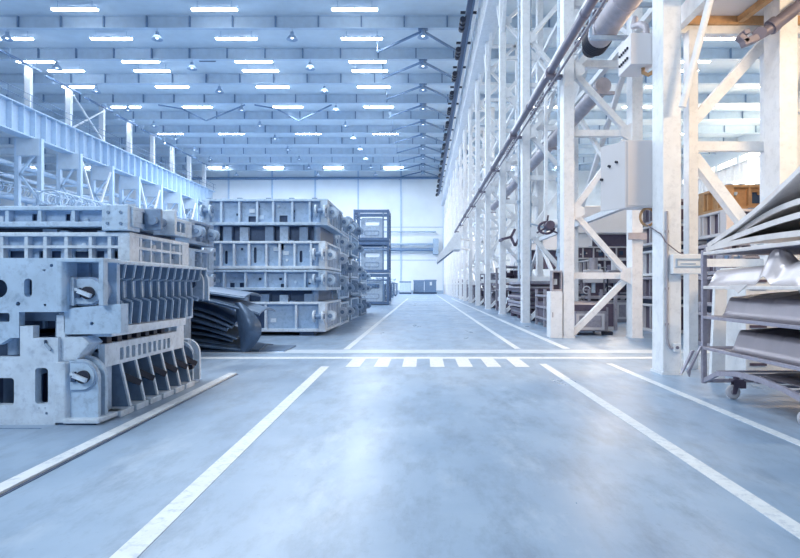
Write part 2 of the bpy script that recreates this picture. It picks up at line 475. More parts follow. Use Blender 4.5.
# left hall background: pipe racks, conveyor trestle, machines
for i, (x, z, rr) in enumerate(((-37, 12.2, .25), (-37.8, 11.3, .18), (-36.6, 10.4, .12), (-38.5, 9.6, .3), (-37, 8.2, .15))):
    r = thing('long_pipe', (x, 64, z), 'long horizontal pipe behind the left lattice columns, %s from the top' % ORD[i], 'pipe', 'pipes behind the left columns')
    MB().tube((x, 30, z), (x, 98, z), rr, 8).build('pipe', [COLBLUE, STEEL2, TRIMM, COLBLUE, STEEL2][i], r)
    for y in LCY: MB().bar((x, y, z - rr - .04), (-35.62, y, z - rr - .04), .08).build('bracket', COLBLUE, r)
for j, (x, y0, y1, z, nm) in enumerate(((-29.5, 47, 66, 7.6, 'near'), (-41.0, 56, 90, 10.2, 'far upper'))):
    r = thing('conveyor_trestle', (x, (y0 + y1) / 2, 0), 'pale overhead conveyor with looped hangers, the %s one' % nm, 'conveyor', 'overhead conveyors')
    MB().box(x - .8, x + .8, y0, y1, z - .25, z).build('deck', STEEL2, r)
    for s in (-1, 1): MB().bar((x + s * .8, y0, z + 1.1), (x + s * .8, y1, z + 1.1), .08).build('rail_bar', STEEL2, r)
    y = y0 + .4
    while y < y1:
        ring = [(x + .7 * math.cos(2 * PI * t / 14), y + .25 * math.cos(2 * PI * t / 14), z + .65 + .6 * math.sin(2 * PI * t / 14)) for t in range(15)]
        MB().path(ring, .07, 6).build('loop_hanger', STEEL2 if int(y * 3) % 2 else TRIMM, r); y += 1.0
    for y in range(int(y0) + 1, int(y1), 6):
        for s in (-1, 1): MB().bar((x + s * .7, y, 0), (x + s * .7, y, z - .25), .18).build('leg', COLBLUE, r)
for j, (x, y, w, d, h, nm, mt) in enumerate(((-46, 60, 5, 5, 7.5, 'tall nearest', WALLB), (-48, 74, 6, 6, 6.5, 'middle', STEEL3), (-46, 86, 5, 6, 8, 'farthest', WALLB))):
    r = thing('press_machine', (x, y, 0), '%s blue press machine in the hall left of the columns' % nm, 'press machine', 'presses in the left hall')
    MB().box(x - w / 2, x + w / 2, y - d / 2, y + d / 2, 0, h * .35).build('bed', mt, r, bevel=.05)
    for s in (-1, 1): MB().box(x + s * w / 2, x + s * (w / 2 - w * .2), y - d / 2 + .2, y + d / 2 - .2, h * .35, h * .75).build('upright', mt, r, bevel=.05)
    MB().box(x - w / 2, x + w / 2, y - d / 2, y + d / 2, h * .75, h).build('crown', mt, r, bevel=.05)
    MB().box(x - w * .28, x + w * .28, y - d * .3, y + d * .3, h * .5, h * .75).build('ram', DARK, r, bevel=.04)

# ------------------------------------------------------------------ stamping dies
def lug(parent, x, y, z, ax, s, r=.13, h=.34, gap=.1, mat=None, key=True):
    """trunnion lug: two rounded plates with a pin through them. ax='y': plates face along y, rounded end towards s*x;
    ax='x': plates face along x, rounded end towards s*y. (x,y) = root edge of the plates, z = pin height, h = length down"""
    mat = mat or STEEL
    prof = []
    for k in range(13):
        a = math.radians(90 - 180 * k / 12)
        prof.append((r * .75 + r * math.cos(a), r * math.sin(a)))
    prof = [(0, r)] + prof[:7] + ([(r * 1.75, -h)] if h > r * 1.2 else prof[7:]) + [(0, -max(h, r) if h > r * 1.2 else -r)]
    for i, d in enumerate((-1, 1)):
        c = d * gap
        if ax == 'y':
            pl_ = MB().prism([(x + s * a, z + b) for a, b in prof], 'y', y + c - .025, y + c + .025).build('lug_plate', mat, parent, bevel=.008)
        else:
            pl_ = MB().prism([(y + s * a, z + b) for a, b in prof], 'x', x + c - .025, x + c + .025).build('lug_plate', mat, parent, bevel=.008)
    pr = r * .42
    if ax == 'y':
        p, q = (x + s * r * .75, y - gap - .05, z), (x + s * r * .75, y + gap + .05, z)
    else:
        p, q = (x - gap - .05, y + s * r * .75, z), (x + gap + .05, y + s * r * .75, z)
    pin = MB().tube(p, q, pr, 14).build('lug_pin', MIDB, pl_)
    return pin


def die(w, d, h, x, y, z, label, group, nf=7, ns=6, mat=None, style='ribs', windows=(), ports=(), lugs=True, posts=0., seed=0, top=True, wmat=None):
    """cast press die: x,y = centre, z = underside; open ribbed cells all around, lugs at the corners"""
    mat = mat or STEEL
    rnd = random.Random(seed)
    r = thing('stamping_die', (x, y, z), label, 'stamping die', group)
    x0, x1, y0, y1 = x - w / 2, x + w / 2, y - d / 2, y + d / 2
    t = .05
    deep = .13
    # inner walls (holed on the front) around a dark core
    holes = []
    for (u, v, hw, hh) in windows:
        holes.append(rrect(x0 + u * w - hw, x0 + u * w + hw, z + v * h - hh, z + v * h + hh, min(hw, hh) * .95, 4))
    for (u, v, hw, hh) in ports:
        holes.append(rect(x0 + u * w - hw, x0 + u * w + hw, z + v * h - hh, z + v * h + hh))
    fr = MB().holed(rect(x0 + deep, x1 - deep, z + .04, z + h - .04), holes, 'y', y0 + deep, y0 + deep + .03)
    wm = wmat or (WALLM if mat in (STEEL, STEEL2, STEEL3) else mat)  # darker wall tones here stand for shade in the cells
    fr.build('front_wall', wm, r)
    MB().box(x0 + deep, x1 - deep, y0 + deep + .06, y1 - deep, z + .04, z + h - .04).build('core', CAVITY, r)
    MB().box(x1 - deep - .03, x1 - deep + .01, y0 + deep, y1 - deep, z + .04, z + h - .04).build('side_wall', wm, r)
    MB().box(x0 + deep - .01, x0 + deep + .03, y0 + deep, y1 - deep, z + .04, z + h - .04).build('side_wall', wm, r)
    MB().box(x0, x1, y0, y1, z, z + .075).build('bottom_flange', mat, r, bevel=.01)
    MB().box(x0, x1, y0, y1, z + h - .06, z + h).build('top_flange', mat, r, bevel=.01)
    cw = .30
    for sx, xa in ((-1, x0), (1, x1 - cw * .6)):
        for ya in (y0, y1 - cw):
            MB().box(xa, xa + cw * .6, ya, ya + cw, z + .07, z + h - .055).build('corner_block', mat, r, bevel=.015)
    for i in range(1, nf):
        xx = x0 + w * i / nf + rnd.uniform(-.03, .03)
        for ya, yb in ((y0 + .02, y0 + deep + .02), (y1 - deep - .02, y1 - .02)):
            MB().prism([(ya, z + .07), (yb, z + .07), (yb, z + h - .055), (ya, z + h - .055)], 'x', xx - t / 2, xx + t / 2).build('rib', mat, r)
    for i in range(1, ns):
        yy = y0 + d * i / ns + rnd.uniform(-.03, .03)
        for xa, xb in ((x0 + .02, x0 + deep + .02), (x1 - deep - .02, x1 - .02)):
            MB().box(xa, xb, yy - t / 2, yy + t / 2, z + .07, z + h - .055).build('rib', mat, r)
    if style == 'cells':      # a second row of pockets: horizontal web around the front
        MB().box(x0 + .01, x1 - .01, y0 + .01, y0 + deep, z + h * .52, z + h * .52 + .04).build('web', mat, r)
        MB().box(x1 - deep, x1 - .01, y0 + .01, y1 - .01, z + h * .52, z + h * .52 + .04).build('web', mat, r)
    if lugs:
        lr = min(.15, h * .27)
        lz = z + h * .52
        for xx in (x0 + .16, x1 - .16):
            lug(r, xx, y0 + .0, lz, 'x', -1, lr, lr * 1.0, .11, mat)
        for yy in (y0 + .3, y1 - .3):
            lug(r, x1 - .01, yy, lz, 'y', 1, lr * .9, lr, .1, mat)
    for k in range(5):
        u, v = rnd.uniform(.08, .92), rnd.uniform(.3, .75)
        if k % 2: MB().tube((x0 + u * w, y0 + deep - .03, z + v * h), (x0 + u * w, y0 + deep + .01, z + v * h), .035, 10).build('bolt_boss', mat, r)
        else: MB().box(x0 + u * w - .07, x0 + u * w + .07, y0 + deep - .02, y0 + deep + .01, z + v * h - .05, z + v * h + .05).build('cover_plate', (mat, STEEL2, wm)[k % 3], r)
        yy, v = y0 + d * rnd.uniform(.12, .88), rnd.uniform(.3, .75)
        MB().box(x1 - deep - .005, x1 - deep + .03, yy - .07, yy + .07, z + v * h - .06, z + v * h + .06).build('cover_plate', (MIDB if wm is WALLM else MACHD) if k % 2 else mat, r)
    if top:                   # clamping feet and stops standing proud of the flange
        for k in range(5):
            u = .1 + .8 * (k + rnd.uniform(-.3, .3)) / 4
            MB().box(x0 + u * w - .06, x0 + u * w + .06, y0 + .03, y0 + .16, z + h, z + h + .025).build('stop_block', MIDB, r)
    if posts:
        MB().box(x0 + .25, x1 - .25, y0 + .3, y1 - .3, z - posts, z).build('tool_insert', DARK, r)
        for xx in (x0 + .3, x1 - .3):
            for yy in (y0 + .22, y1 - .22):
                MB().tube((xx, yy, z - posts), (xx, yy, z), .085, 12).build('guide_post', MIDB, r)
        for k in range(5):
            xx = x0 + .55 + (w - 1.1) * k / 4 + rnd.uniform(-.1, .1)
            MB().box(xx - .09, xx + .12, y0 + .14, y0 + .3, z - posts, z - rnd.uniform(.0, .12)).build('spacer_block', STEEL3 if k % 2 else MIDB, r)
    return r


# ---- the two dies nearest the camera, built from their own outlines
K = 5.4 / FPX
def X(px): return (px - VX) * K
def Zh(py): return CH + (VY - py) * K
YF = 5.4
XE = -5.7              # left end, outside the picture
# lower die
r = thing('stamping_die', (-4.3, 6.75, 0), 'large pale blue die on the floor front left, with triangular side ribs', 'stamping die', 'dies in the front left stack')
out = [(XE, 0), (X(58), 0), (X(58), Zh(338)), (X(33), Zh(338)), (X(33), Zh(326)), (X(20), Zh(326)), (X(20), Zh(357)), (XE, Zh(357))]
holes = [rrect(X(-9), X(14), Zh(405), Zh(378), .03), rrect(X(35), X(48), Zh(404), Zh(368), .03), circ(X(46.5), Zh(413.5), .013, 10), circ(X(39), Zh(408), .006, 8), circ(X(45), Zh(408), .006, 8),
         rrect(X(-60), X(-30), Zh(405), Zh(372), .03)]
MB().holed(out, holes, 'y', YF, YF + .09).build('front_plate', STEEL2, r)
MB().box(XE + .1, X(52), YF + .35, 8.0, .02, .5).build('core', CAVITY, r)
MB().box(XE, -3.5, YF + .1, 8.05, .44, .56).build('deck', STEEL3, r)
MB().tube((X(11), YF + .14, Zh(398)), (X(11), YF + .34, Zh(398)), .045, 14).build('stop_pin', BLACK, r)
MB().box(X(-20), X(20), YF + .3, YF + .33, .02, .5).build('inner_wall', MIDB, r)
# corner post, recess behind the lug, foot plate
MB().prism([(X(55), YF - .012), (X(66), YF - .012), (X(68), YF + .05), (X(68), YF + .3), (X(55), YF + .3)], 'z', .02, Zh(362)).build('corner_post', STEEL2, r, bevel=.015)
MB().prism([(X(57), Zh(362)), (X(73), Zh(362)), (X(80), Zh(352)), (X(87), Zh(344)), (X(80), Zh(337.5)), (X(57), Zh(337.5))], 'y', YF + .04, YF + .28).build('shoulder', STEEL2, r, bevel=.01)
MB().box(X(64), -3.02, YF + .3, YF + .42, .03, .62).build('recess_wall', STEEL3, r)
MB().box(X(64), X(101), YF - .03, YF + .42, .015, .06).build('foot_plate', STEEL2, r, bevel=.012)
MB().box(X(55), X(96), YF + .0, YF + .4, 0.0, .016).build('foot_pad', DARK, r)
def rplate(x0, x1, zc, rad, zb, y0, y1, par, mat, nm, bev=.01):
    pts = [(x0, zb), (x1, zb)] + [(x1 - rad + rad * math.cos(math.radians(a)), zc + rad * math.sin(math.radians(a))) for a in range(0, 91, 10)] + [(x0, zc + rad)]
    return MB().prism(pts, 'y', y0, y1).build(nm, mat, par, bevel=bev)
def dplate(x0, xc, zc, rad, y0, y1, par, mat, nm, bev=.006):
    pts = [(xc + rad * math.cos(math.radians(a)), zc + rad * math.sin(math.radians(a))) for a in range(-90, 91, 10)] + [(x0, zc + rad), (x0, zc - rad)]
    return MB().prism(pts, 'y', y0, y1).build(nm, mat, par, bevel=bev)
rplate(X(66), -2.945, Zh(380), .18, .05, YF + .04, YF + .09, r, STEEL, 'lug_plate')
rplate(X(70), -2.94, Zh(380), .205, .05, YF + .15, YF + .20, r, STEEL, 'lug_plate')
dplate(X(69), X(80), Zh(377), .135, YF + .03, YF + .062, r, STEEL3, 'lug_boss')
dplate(X(69), X(80), Zh(377), .118, YF + .015, YF + .032, r, STEEL, 'lug_boss')
def pinkey(px, py, yy, par):
    pn = MB().tube((X(px), yy - .035, Zh(py)), (X(px), yy + .2, Zh(py)), .058, 18).build('lug_pin', BLACK, par)
    MB().bar((X(px - 8), yy - .05, Zh(py - 2)), (X(px + 5.5), yy - .06, Zh(py + 3)), .03, .035).build('locking_key', STEEL2, pn)
    MB().box(X(px - 12), X(px - 7.5), yy - .03, yy + .05, Zh(py + 5), Zh(py - 5)).build('key_bracket', DARK, pn)
    MB().box(X(px - 11), X(px - 8), yy - .06, yy - .02, Zh(py - 2), Zh(py - 5)).build('key_bracket', STEEL2, pn)
pinkey(83, 377, YF + .02, r)
# side: upper band with slots, sloped ribs beneath it, bars in the bays, base strip
XS = -2.99
slots = [rrect(5.92 + .122 * i + (.012 if i in (3, 8) else 0), 5.92 + .122 * i + .072, .52, .64, .012, 2) for i in range(10)]
band = [(5.64, .485), (7.5, .485), (7.5, .76), (7.28, .76), (7.28, .70), (5.64, .70)]
MB().holed(band, slots, 'x', XS - .06, XS).build('slotted_side_band', STEEL2, r)
MB().box(XS - .12, XS - .075, 5.8, 7.4, .49, .68).build('slot_backing', MIDB, r)
MB().box(-3.6, XS - .05, 5.62, 7.5, .66, .70).build('deck', STEEL2, r)
MB().box(-3.4, XS - .06, 7.2, 7.5, .49, .76).build('corner_block', STEEL2, r, bevel=.01)
MB().box(-3.36, -3.3, 5.72, 7.6, .03, .485).build('inner_wall', SHEET, r)  # dark colour puts the shade behind the ribs into the wall
for i in range(6):
    yy = 5.94 + .305 * i
    rb = MB().prism([(-3.32, .486), (XS - .005, .486), (-2.90, .05), (-3.32, .05)], 'y', yy - .016, yy + .016).build('triangular_rib', MIDB, r)  # rib coloured darker to carry the shade of its bay
    MB().bar((XS - .003, yy, .484), (-2.898, yy, .062), .018, .036, (0, 1, 0)).build('lit_edge_strip', STEEL2, rb)  # pale strip paints light along the rib edge
    if i < 5 or True:
        MB().bar((-3.14, yy + .03, .43), (-2.93, yy + .27, .25), .055, .06).build('lifting_bar', BLACK, r)
for i in range(6):
    yy = 5.70 + .315 * i
    MB().box(-3.3, -2.87, yy, yy + .265, .0, .06).build('base_strip', STEEL2, r, bevel=.006)
MB().box(-3.34, -2.93, 5.72, 7.86, .0, .03).build('base_plate', STEEL3, r)
# far lug
k2 = 7.9 / FPX
MB().box(-3.3, -3.06, 7.80, 7.92, .03, .55).build('recess_wall', STEEL3, r)
rplate(-3.30, -2.98, .36, .19, .02, 7.76, 7.81, r, STEEL, 'lug_plate')
rplate(-3.30, -2.95, .36, .20, .02, 7.92, 7.97, r, STEEL2, 'lug_plate')
dplate(-3.30, -3.11, .34, .15, 7.72, 7.762, r, MIDB, 'lug_boss')
MB().tube((-3.10, 7.69, .34), (-3.10, 7.95, .34), .055, 14).build('lug_pin', BLACK, r)
MB().tube((-2.96, 7.62, .22), (-2.96, 7.69, .22), .035, 10).build('plug', BLACK, r)
# guide post and stop between the two dies
MB().box(X(52), X(61.5), YF + .06, YF + .16, Zh(338), Zh(315)).build('stop_block', STEEL2, r, bevel=.008)
MB().box(X(53.5), X(60), YF + .08, YF + .14, Zh(315), Zh(313.6)).build('stop_cap', STEEL2, r)
for px in (43.5, 47.5):
    MB().tube((X(px), YF + .2, Zh(340)), (X(px), YF + .2, Zh(312)), .014, 10).build('guide_rod', STEEL3, r)
MB().tube((X(45), YF + .28, Zh(345)), (X(45), YF + .28, Zh(312)), .05, 14).build('guide_post', MIDB, r)
chain = [(X(46), YF - .012, Zh(340)), (X(46.6), YF - .015, Zh(343.5)), (X(48), YF - .015, Zh(346)), (X(52), YF - .015, Zh(350))]
MB().path(chain, .012, 6).build('retaining_chain', DARK, r)
MB().bar(chain[1], chain[3], .028, .02).build('chain_clip', TRIMM, r)
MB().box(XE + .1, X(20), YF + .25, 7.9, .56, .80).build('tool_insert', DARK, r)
MB().tube((X(4), YF + .15, Zh(356)), (X(4), YF + .15, Zh(336)), .06, 14).build('guide_post', STEEL3, r)
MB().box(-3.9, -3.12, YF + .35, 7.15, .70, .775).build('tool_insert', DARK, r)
for i in range(7):
    MB().box(-3.12, -3.03, 5.75 + .2 * i, 5.84 + .2 * i, .70, .775).build('spacer_block', BLACK, r)

# upper die
r = thing('stamping_die', (-4.3, 6.75, .8), 'mottled pale blue die on top of the front left stack, with a ribbed side', 'stamping die', 'dies in the front left stack')
out = [(XE, Zh(322)), (X(-8), Zh(322)), (X(-8), Zh(345)), (X(-1), Zh(345)), (X(10), Zh(338)), (X(19), Zh(338)), (X(19), Zh(312)), (X(60), Zh(312)), (X(60), Zh(258)), (XE, Zh(258))]
holes = [rrect(X(24), X(32), Zh(297), Zh(278.5), .035, 6), circ(X(-2), Zh(288.5), .085, 24), circ(X(18), Zh(303.8), .02, 12), circ(X(45), Zh(305), .013, 10), rrect(X(-9), X(9.5), Zh(322), Zh(313), .015),
         [(X(42), Zh(269.5)), (X(46.5), Zh(269.5)), (X(44.3), Zh(271.6))], circ(X(51.5), Zh(265.5), .016, 10), rrect(X(-60), X(-40), Zh(300), Zh(272), .06)]
MB().holed(out, holes, 'y', YF, YF + .08).build('front_plate', STEEL, r)
MB().box(XE, X(56), YF + .16, YF + .2, Zh(322), Zh(261)).build('inner_wall', SHEETL, r)
MB().tube((X(30), YF + .09, Zh(298)), (X(30), YF + .09, Zh(277)), .03, 10).build('cross_tube', STEEL3, r)
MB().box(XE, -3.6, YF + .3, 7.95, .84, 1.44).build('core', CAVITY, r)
MB().box(XE, X(52), YF + .1, 7.98, Zh(258) - .07, Zh(258) - .005).build('top_deck', STEEL, r)
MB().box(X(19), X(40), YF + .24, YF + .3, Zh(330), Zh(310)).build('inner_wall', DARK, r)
MB().box(X(28.5), X(31), YF + .2, YF + .24, Zh(330), Zh(312)).build('inner_rib', MIDB, r)
MB().prism([(X(56), YF - .01), (X(62), YF - .01), (X(64.5), YF + .03), (X(64.5), YF + .3), (X(56), YF + .3)], 'z', Zh(312), Zh(258.5)).build('corner_post', STEEL, r, bevel=.012)
MB().box(X(60), X(104), YF - .01, YF + .3, Zh(262), Zh(258)).build('top_flange', STEEL, r, bevel=.006)
MB().box(X(99), X(104), YF - .01, YF + .07, Zh(306), Zh(260)).build('frame_edge', STEEL, r, bevel=.008)
MB().box(X(62), X(102), YF + .26, YF + .32, Zh(308), Zh(260)).build('recess_wall', WALLM, r)
dplate(X(63.5), X(82), Zh(291.5), .133, YF + .14, YF + .262, r, STEEL3, 'lug_plate')
dplate(X(63.5), X(82), Zh(291.5), .115, YF + .11, YF + .15, r, STEEL, 'lug_plate')
MB().box(X(64.5), X(68.5), YF + .08, YF + .2, Zh(306), Zh(277)).build('lug_root', STEEL2, r, bevel=.006)
pinkey(82, 293, YF + .11, r)
blk = [(X(60), Zh(311)), (X(70), Zh(308)), (X(117.5), Zh(304)), (X(117.5), Zh(334)), (X(62), Zh(335)), (X(60), Zh(332))]
MB().holed(blk, [circ(X(88), Zh(324), .017, 12)], 'y', YF + .06, YF + .2).build('lower_block', STEEL, r)
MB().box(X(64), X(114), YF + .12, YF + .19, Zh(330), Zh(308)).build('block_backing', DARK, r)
# ribbed right side
ZT = Zh(259)
XU = -2.875
MB().box(-3.5, XU, YF + .28, 8.0, ZT - .035, ZT - .002).build('side_top_flange', STEEL, r, bevel=.006)
MB().box(-3.3, -3.12, YF + .2, 7.95, .84, ZT - .03).build('side_wall', MIDB, r)  # darker blue carries the shade between the side ribs
MB().box(-3.14, -3.04, YF + .3, 7.9, 1.13, 1.32).build('side_ledge', WALLM, r, bevel=.01)
for i in range(12):
    yy = 5.78 + .196 * i
    zb = .87 if i < 10 else 1.06
    rb = MB().prism([(-3.14, ZT - .03), (XU + .005, ZT - .03), (XU - .02, 1.33), (-3.0, 1.31), (-2.99, 1.12), (XU - .03, 1.09), (XU - .05, zb), (-3.14, zb)], 'y', yy - .014, yy + .014).build('rib', MIDB, r)  # rib faces coloured as if in shade
    e = MB(); pl = [(XU + .004, ZT - .036), (XU - .018, 1.33), (-2.998, 1.31), (-2.988, 1.12), (XU - .028, 1.09), (XU - .047, zb)]
    for a_, b_ in zip(pl, pl[1:]): e.bar((a_[0], yy, a_[1]), (b_[0], yy, b_[1]), .03, .014, (0, 1, 0))
    e.build('lit_edge_strip', STEEL, rb)  # pale strip paints the lit edge of the rib
MB().box(-3.3, XU - .03, YF + .2, 7.35, .775, .86).build('side_bottom_band', STEEL2, r, bevel=.006)
MB().box(-3.3, -2.95, 7.45, 7.7, .84, 1.08).build('end_block', STEEL, r, bevel=.01)
rplate(-3.25, -2.84, 1.30, .19, 1.06, 7.93, 7.99, r, STEEL, 'lug_plate')
rplate(-3.25, -2.87, 1.30, .18, 1.08, 7.83, 7.88, r, STEEL3, 'lug_plate')
MB().tube((-3.02, 7.80, 1.28), (-3.02, 7.95, 1.28), .06, 14).build('lug_pin', DARK, r)

# ---- stacks behind
G = 'dies in the second left stack'
die(4.0, 2.3, .78, -6.25, 9.85, 0, 'hidden base die of the stack right behind the front left dies', G, 7, 5, STEEL3, seed=1, lugs=False)
die(4.0, 2.3, .72, -6.25, 9.85, .80, 'second die from the floor in the stack right behind the front left dies', G, 7, 5, STEEL3, seed=2, lugs=False)
a = die(4.0, 2.2, .48, -6.25, 9.8, 1.55, 'pale die with two rows of pockets, right on view above the front left dies', G, 13, 6, STEEL2, 'cells', seed=3,
        ports=[(u, .28, .16, .08) for u in (.36, .46, .58, .69, .82, .93)], lugs=False)
a = die(4.1, 2.2, .30, -6.25, 9.8, 2.11, 'topmost die of the stack behind the front left dies, with square cells', G, 9, 5, STEEL, seed=4, posts=.07, ports=[(u, .5, .035, .05) for u in (.63, .75)], lugs=False)
# end head on the right of the upper two dies
for zb, zt, par in ((2.05, 2.42, a),):
    MB().box(-4.62, -4.24, 8.62, 9.0, zb, zt).build('end_head', STEEL, par, bevel=.015)
    for (dx, dz) in ((.09, .1), (.28, .1), (.1, .26), (.28, .26)):
        MB().tube((-4.62 + dx, 8.60, zb + dz), (-4.62 + dx, 8.64, zb + dz), .022, 10).build('bolt', MIDB, par)
    MB().box(-4.22, -3.86, 9.35, 9.42, zb, zt + .02).build('lug_plate', STEEL2, par, bevel=.02)
    MB().box(-4.22, -3.95, 9.05, 9.12, zb + .04, zt).build('lug_plate', MIDB, par, bevel=.02)
    MB().tube((-4.06, 8.98, (zb + zt) / 2), (-4.06, 9.38, (zb + zt) / 2), .07, 14).build('lug_pin', MIDB, par)
G = 'dies in the third left stack'
for i, (z, h) in enumerate(((0, .78), (.81, .66), (1.56, .5), (2.16, .52))):
    die(2.6, 1.5, h, -6.25, 13.45, z, 'die in the narrow stack behind the dark sheet pile, %s from the floor' % ORD[i], G, 5, 4, (STEEL3, STEEL2, STEEL, STEEL3)[i], seed=10 + i, ports=[(.8, .5, .08, .06)], posts=.07 if z > 1.4 else 0, lugs=(i == 3))

G = 'dies in the tall stack'
TX, TY, TW, TD = -3.97, 16.5, 3.05, 2.9
b = thing('timber_bearer', (TX, TY, 0), 'dark flat bearers under the tall stack of dies', 'bearer')
for xx in (-5.0, -3.0): MB().box(xx - .12, xx + .25, TY - 1.35, TY + 1.35, 0, .1).build('bar', DARK, b)
die(TW, TD, .75, TX, TY, .1, 'bottom die of the tall stack, with a bright plate and a dark bay', G, 4, 6, STEEL2, seed=20, ports=[(.40, .45, .34, .25)])
die(TW, TD, .52, TX, TY, 1.14, 'second die from the floor in the tall stack, with small black ports', G, 6, 6, STEEL, seed=21, posts=.29, ports=[(.22, .25, .06, .06), (.30, .25, .06, .06), (.45, .55, .035, .03), (.62, .55, .035, .03), (.64, .2, .06, .06), (.86, .35, .03, .03)])
die(TW, TD, .70, TX, TY, 1.68, 'third die from the floor in the tall stack, with four oval slots', G, 8, 6, STEEL2, seed=22, windows=[(.17, .42, .035, .17), (.41, .5, .035, .2), (.50, .5, .035, .2), (.79, .45, .035, .15)], ports=[(.62, .83, .08, .1), (.30, .72, .03, .03)])
die(TW + .1, TD, .66, TX, TY, 2.78, 'topmost die of the tall stack, with square openings in its cells', G, 7, 6, STEEL, seed=23, posts=.39, ports=[(.39, .22, .10, .09), (.64, .25, .10, .09), (.44, .72, .03, .03), (.56, .42, .04, .03), (.72, .3, .03, .03), (.72, .55, .04, .03), (.27, .42, .03, .03)])
for si, (yc, dd, hs, nm) in enumerate(((19.8, 2.6, (.72, .66, .62, .70, .55), 'second tall stack along the aisle'), (22.95, 2.6, (.8, .6, .7, .74, .62), 'third tall stack along the aisle'), (26.4, 2.6, (.7, .6, .5), 'low stack before the wire cages'))):
    z = 0
    for i, h in enumerate(hs):
        gap = .12 if i % 2 else .02
        die(2.7, dd, h, -3.95, yc, z + (gap if i else 0), 'ribbed die in the %s, %s from the floor' % (nm, ORD[i]), 'dies in the ' + nm, 6, 5, (STEEL2, STEEL, STEEL3)[(i + si) % 3], seed=30 + si * 7 + i, posts=gap if (gap > .1 and i) else 0, ports=[(.3, .5, .06, .06), (.6, .5, .06, .06)])
        z += h + (gap if i else 0)

# ------------------------------------------------------------------ pile of curved sheet panels on the left
rnd = random.Random(3)
G = 'curved sheets in the dark pile'
NS = 10
for i in range(NS):
    u = i / (NS - 1)
    zl = .10 + 1.13 * u                              # height of the left part of the sheet
    x0 = -5.25 + rnd.uniform(-.05, .05)
    xe = (-2.62, -3.1, -3.5, -3.62, -3.5, -3.68, -3.6, -3.55, -3.05, -3.36)[i]
    drop = (.06, .12, .16, .16, .24, .2, .28, .34, .28, .10)[i] + .03
    zmin = .03 + .015 * i
    y0 = 11.32 + rnd.uniform(-.08, .08)
    ph = rnd.uniform(0, 6)

    def fn(a, b, x0=x0, xe=xe, zl=zl, drop=drop, y0=y0, ph=ph, zmin=zmin):
        x = x0 + (xe - x0) * a
        y = y0 + 1.1 * b + .1 * math.sin(a * 3 + ph) * (b - .5)
        z = zl - drop * (max(0, a - .25) / .75) ** 1.8 + .03 * math.sin(a * 5 + ph) * (1 - a) + .07 * (1 - (2 * b - 1) ** 2) - .05
        return (x, y, max(z, zmin))
    where = {0: 'lowest, its tip on the floor', NS - 1: 'topmost', 8: 'second from the top'}.get(i, '%s from the bottom' % ORD[min(i, 15)])
    o = MB().grid(fn, 18, 6, .028).build('curved_sheet', SHEETL if i in (0, 8, 9) else SHEET)
    # folded edge towards the camera
    e = MB().path([Vector(fn(k / 14, 0)) + Vector((0, -.005, -.035)) for k in range(15)], .026, 6)
    e.build('folded_edge', SHEET if i % 3 else SHEETL, o)
    tag(o, 'dark curved sheet in the pile between die stacks, ' + where, 'metal sheet', G)


def fender(a, b):
    w = math.sin(PI * min(1, max(0, .04 + .92 * b)))
    z = .03 + .91 * (1 - b)
    x = -3.53 + .12 * b + a * (.08 + .40 * w) 
    y = 11.28 - .25 * math.sin(PI * a * .8) * w - .02
    return (x, y, z)
o = MB().grid(fender, 10, 12, .02).build('curved_sheet', SHEETL)
o.data.materials[0] = SHEET
tag(o, 'leaf shaped dark sheet standing upright at the right end of the pile', 'metal sheet')

# ------------------------------------------------------------------ wire cages with pressed doors
for i in range(3):
    z = .02 + 2.1 * i
    nm = ('bottom', 'middle', 'top')[i]
    xa, xb, ya, yb = -4.5, -2.3, 39.5, 41.6
    r = thing('stacking_cage', ((xa + xb) / 2, 40.5, z), '%s dark steel stacking cage of the three beside the aisle' % nm, 'cage', 'stacked cages')
    for x in (xa, xb):
        for y in (ya, yb):
            MB().box(x - .07, x + .07, y - .07, y + .07, z, z + 2.06).build('post', CAGEM, r)
    for zz, hh in ((z + .12, .18), (z + 1.95, .2), (z + 1.62, .07)):
        mb = MB()
        for y in (ya, yb): mb.box(xa, xb, y - .06, y + .06, zz - hh / 2, zz + hh / 2)
        for x in (xa, xb): mb.box(x - .06, x + .06, ya, yb, zz - hh / 2, zz + hh / 2)
        mb.build('rail', CAGEM, r)
    mb = MB()
    for k in range(1, 9):
        mb.box(xb - .012, xb + .012, ya + k * .23 - .012, ya + k * .23 + .012, z + .2, z + 1.9)
        mb.box(xb - .012, xb + .012, ya, yb, z + .2 + k * .19 - .012, z + .2 + k * .19 + .012)
    mb.build('wire_mesh', CAGEM, r)
    for x in (xa + .32, xb - .32): MB().box(x - .05, x + .05, ya - .03, ya + .03, z + .2, z + 1.85).build('upright', MIDB, r)
    MB().box(xa + .1, xb - .1, ya + .1, yb - .1, z + .12, z + .2).build('floor_plate', MIDB, r)
    for k in range(3):
        yy = ya + .35 + .55 * k
        xm = (xa + xb) / 2
        d = MB().holed(rrect(xm - .72, xm + .72, z + .2, z + 1.55, .12), [rrect(xm - .52, xm + .5, z + 1.05, z + 1.38, .08)], 'y', yy, yy + .05).build('pressed_door', STEEL2, None, bevel=.01)
        MB().holed(rrect(xm - .5, xm + .5, z + .38, z + .72, .1), [rrect(xm - .44, xm + .44, z + .43, z + .67, .08)], 'y', yy - .035, yy).build('raised_bead', STEEL3, d)
        tag(d, 'pale pressed door panel in the %s stacking cage, %s from the front' % (nm, ORD[k]), 'door panel', 'pressed doors in the cages')

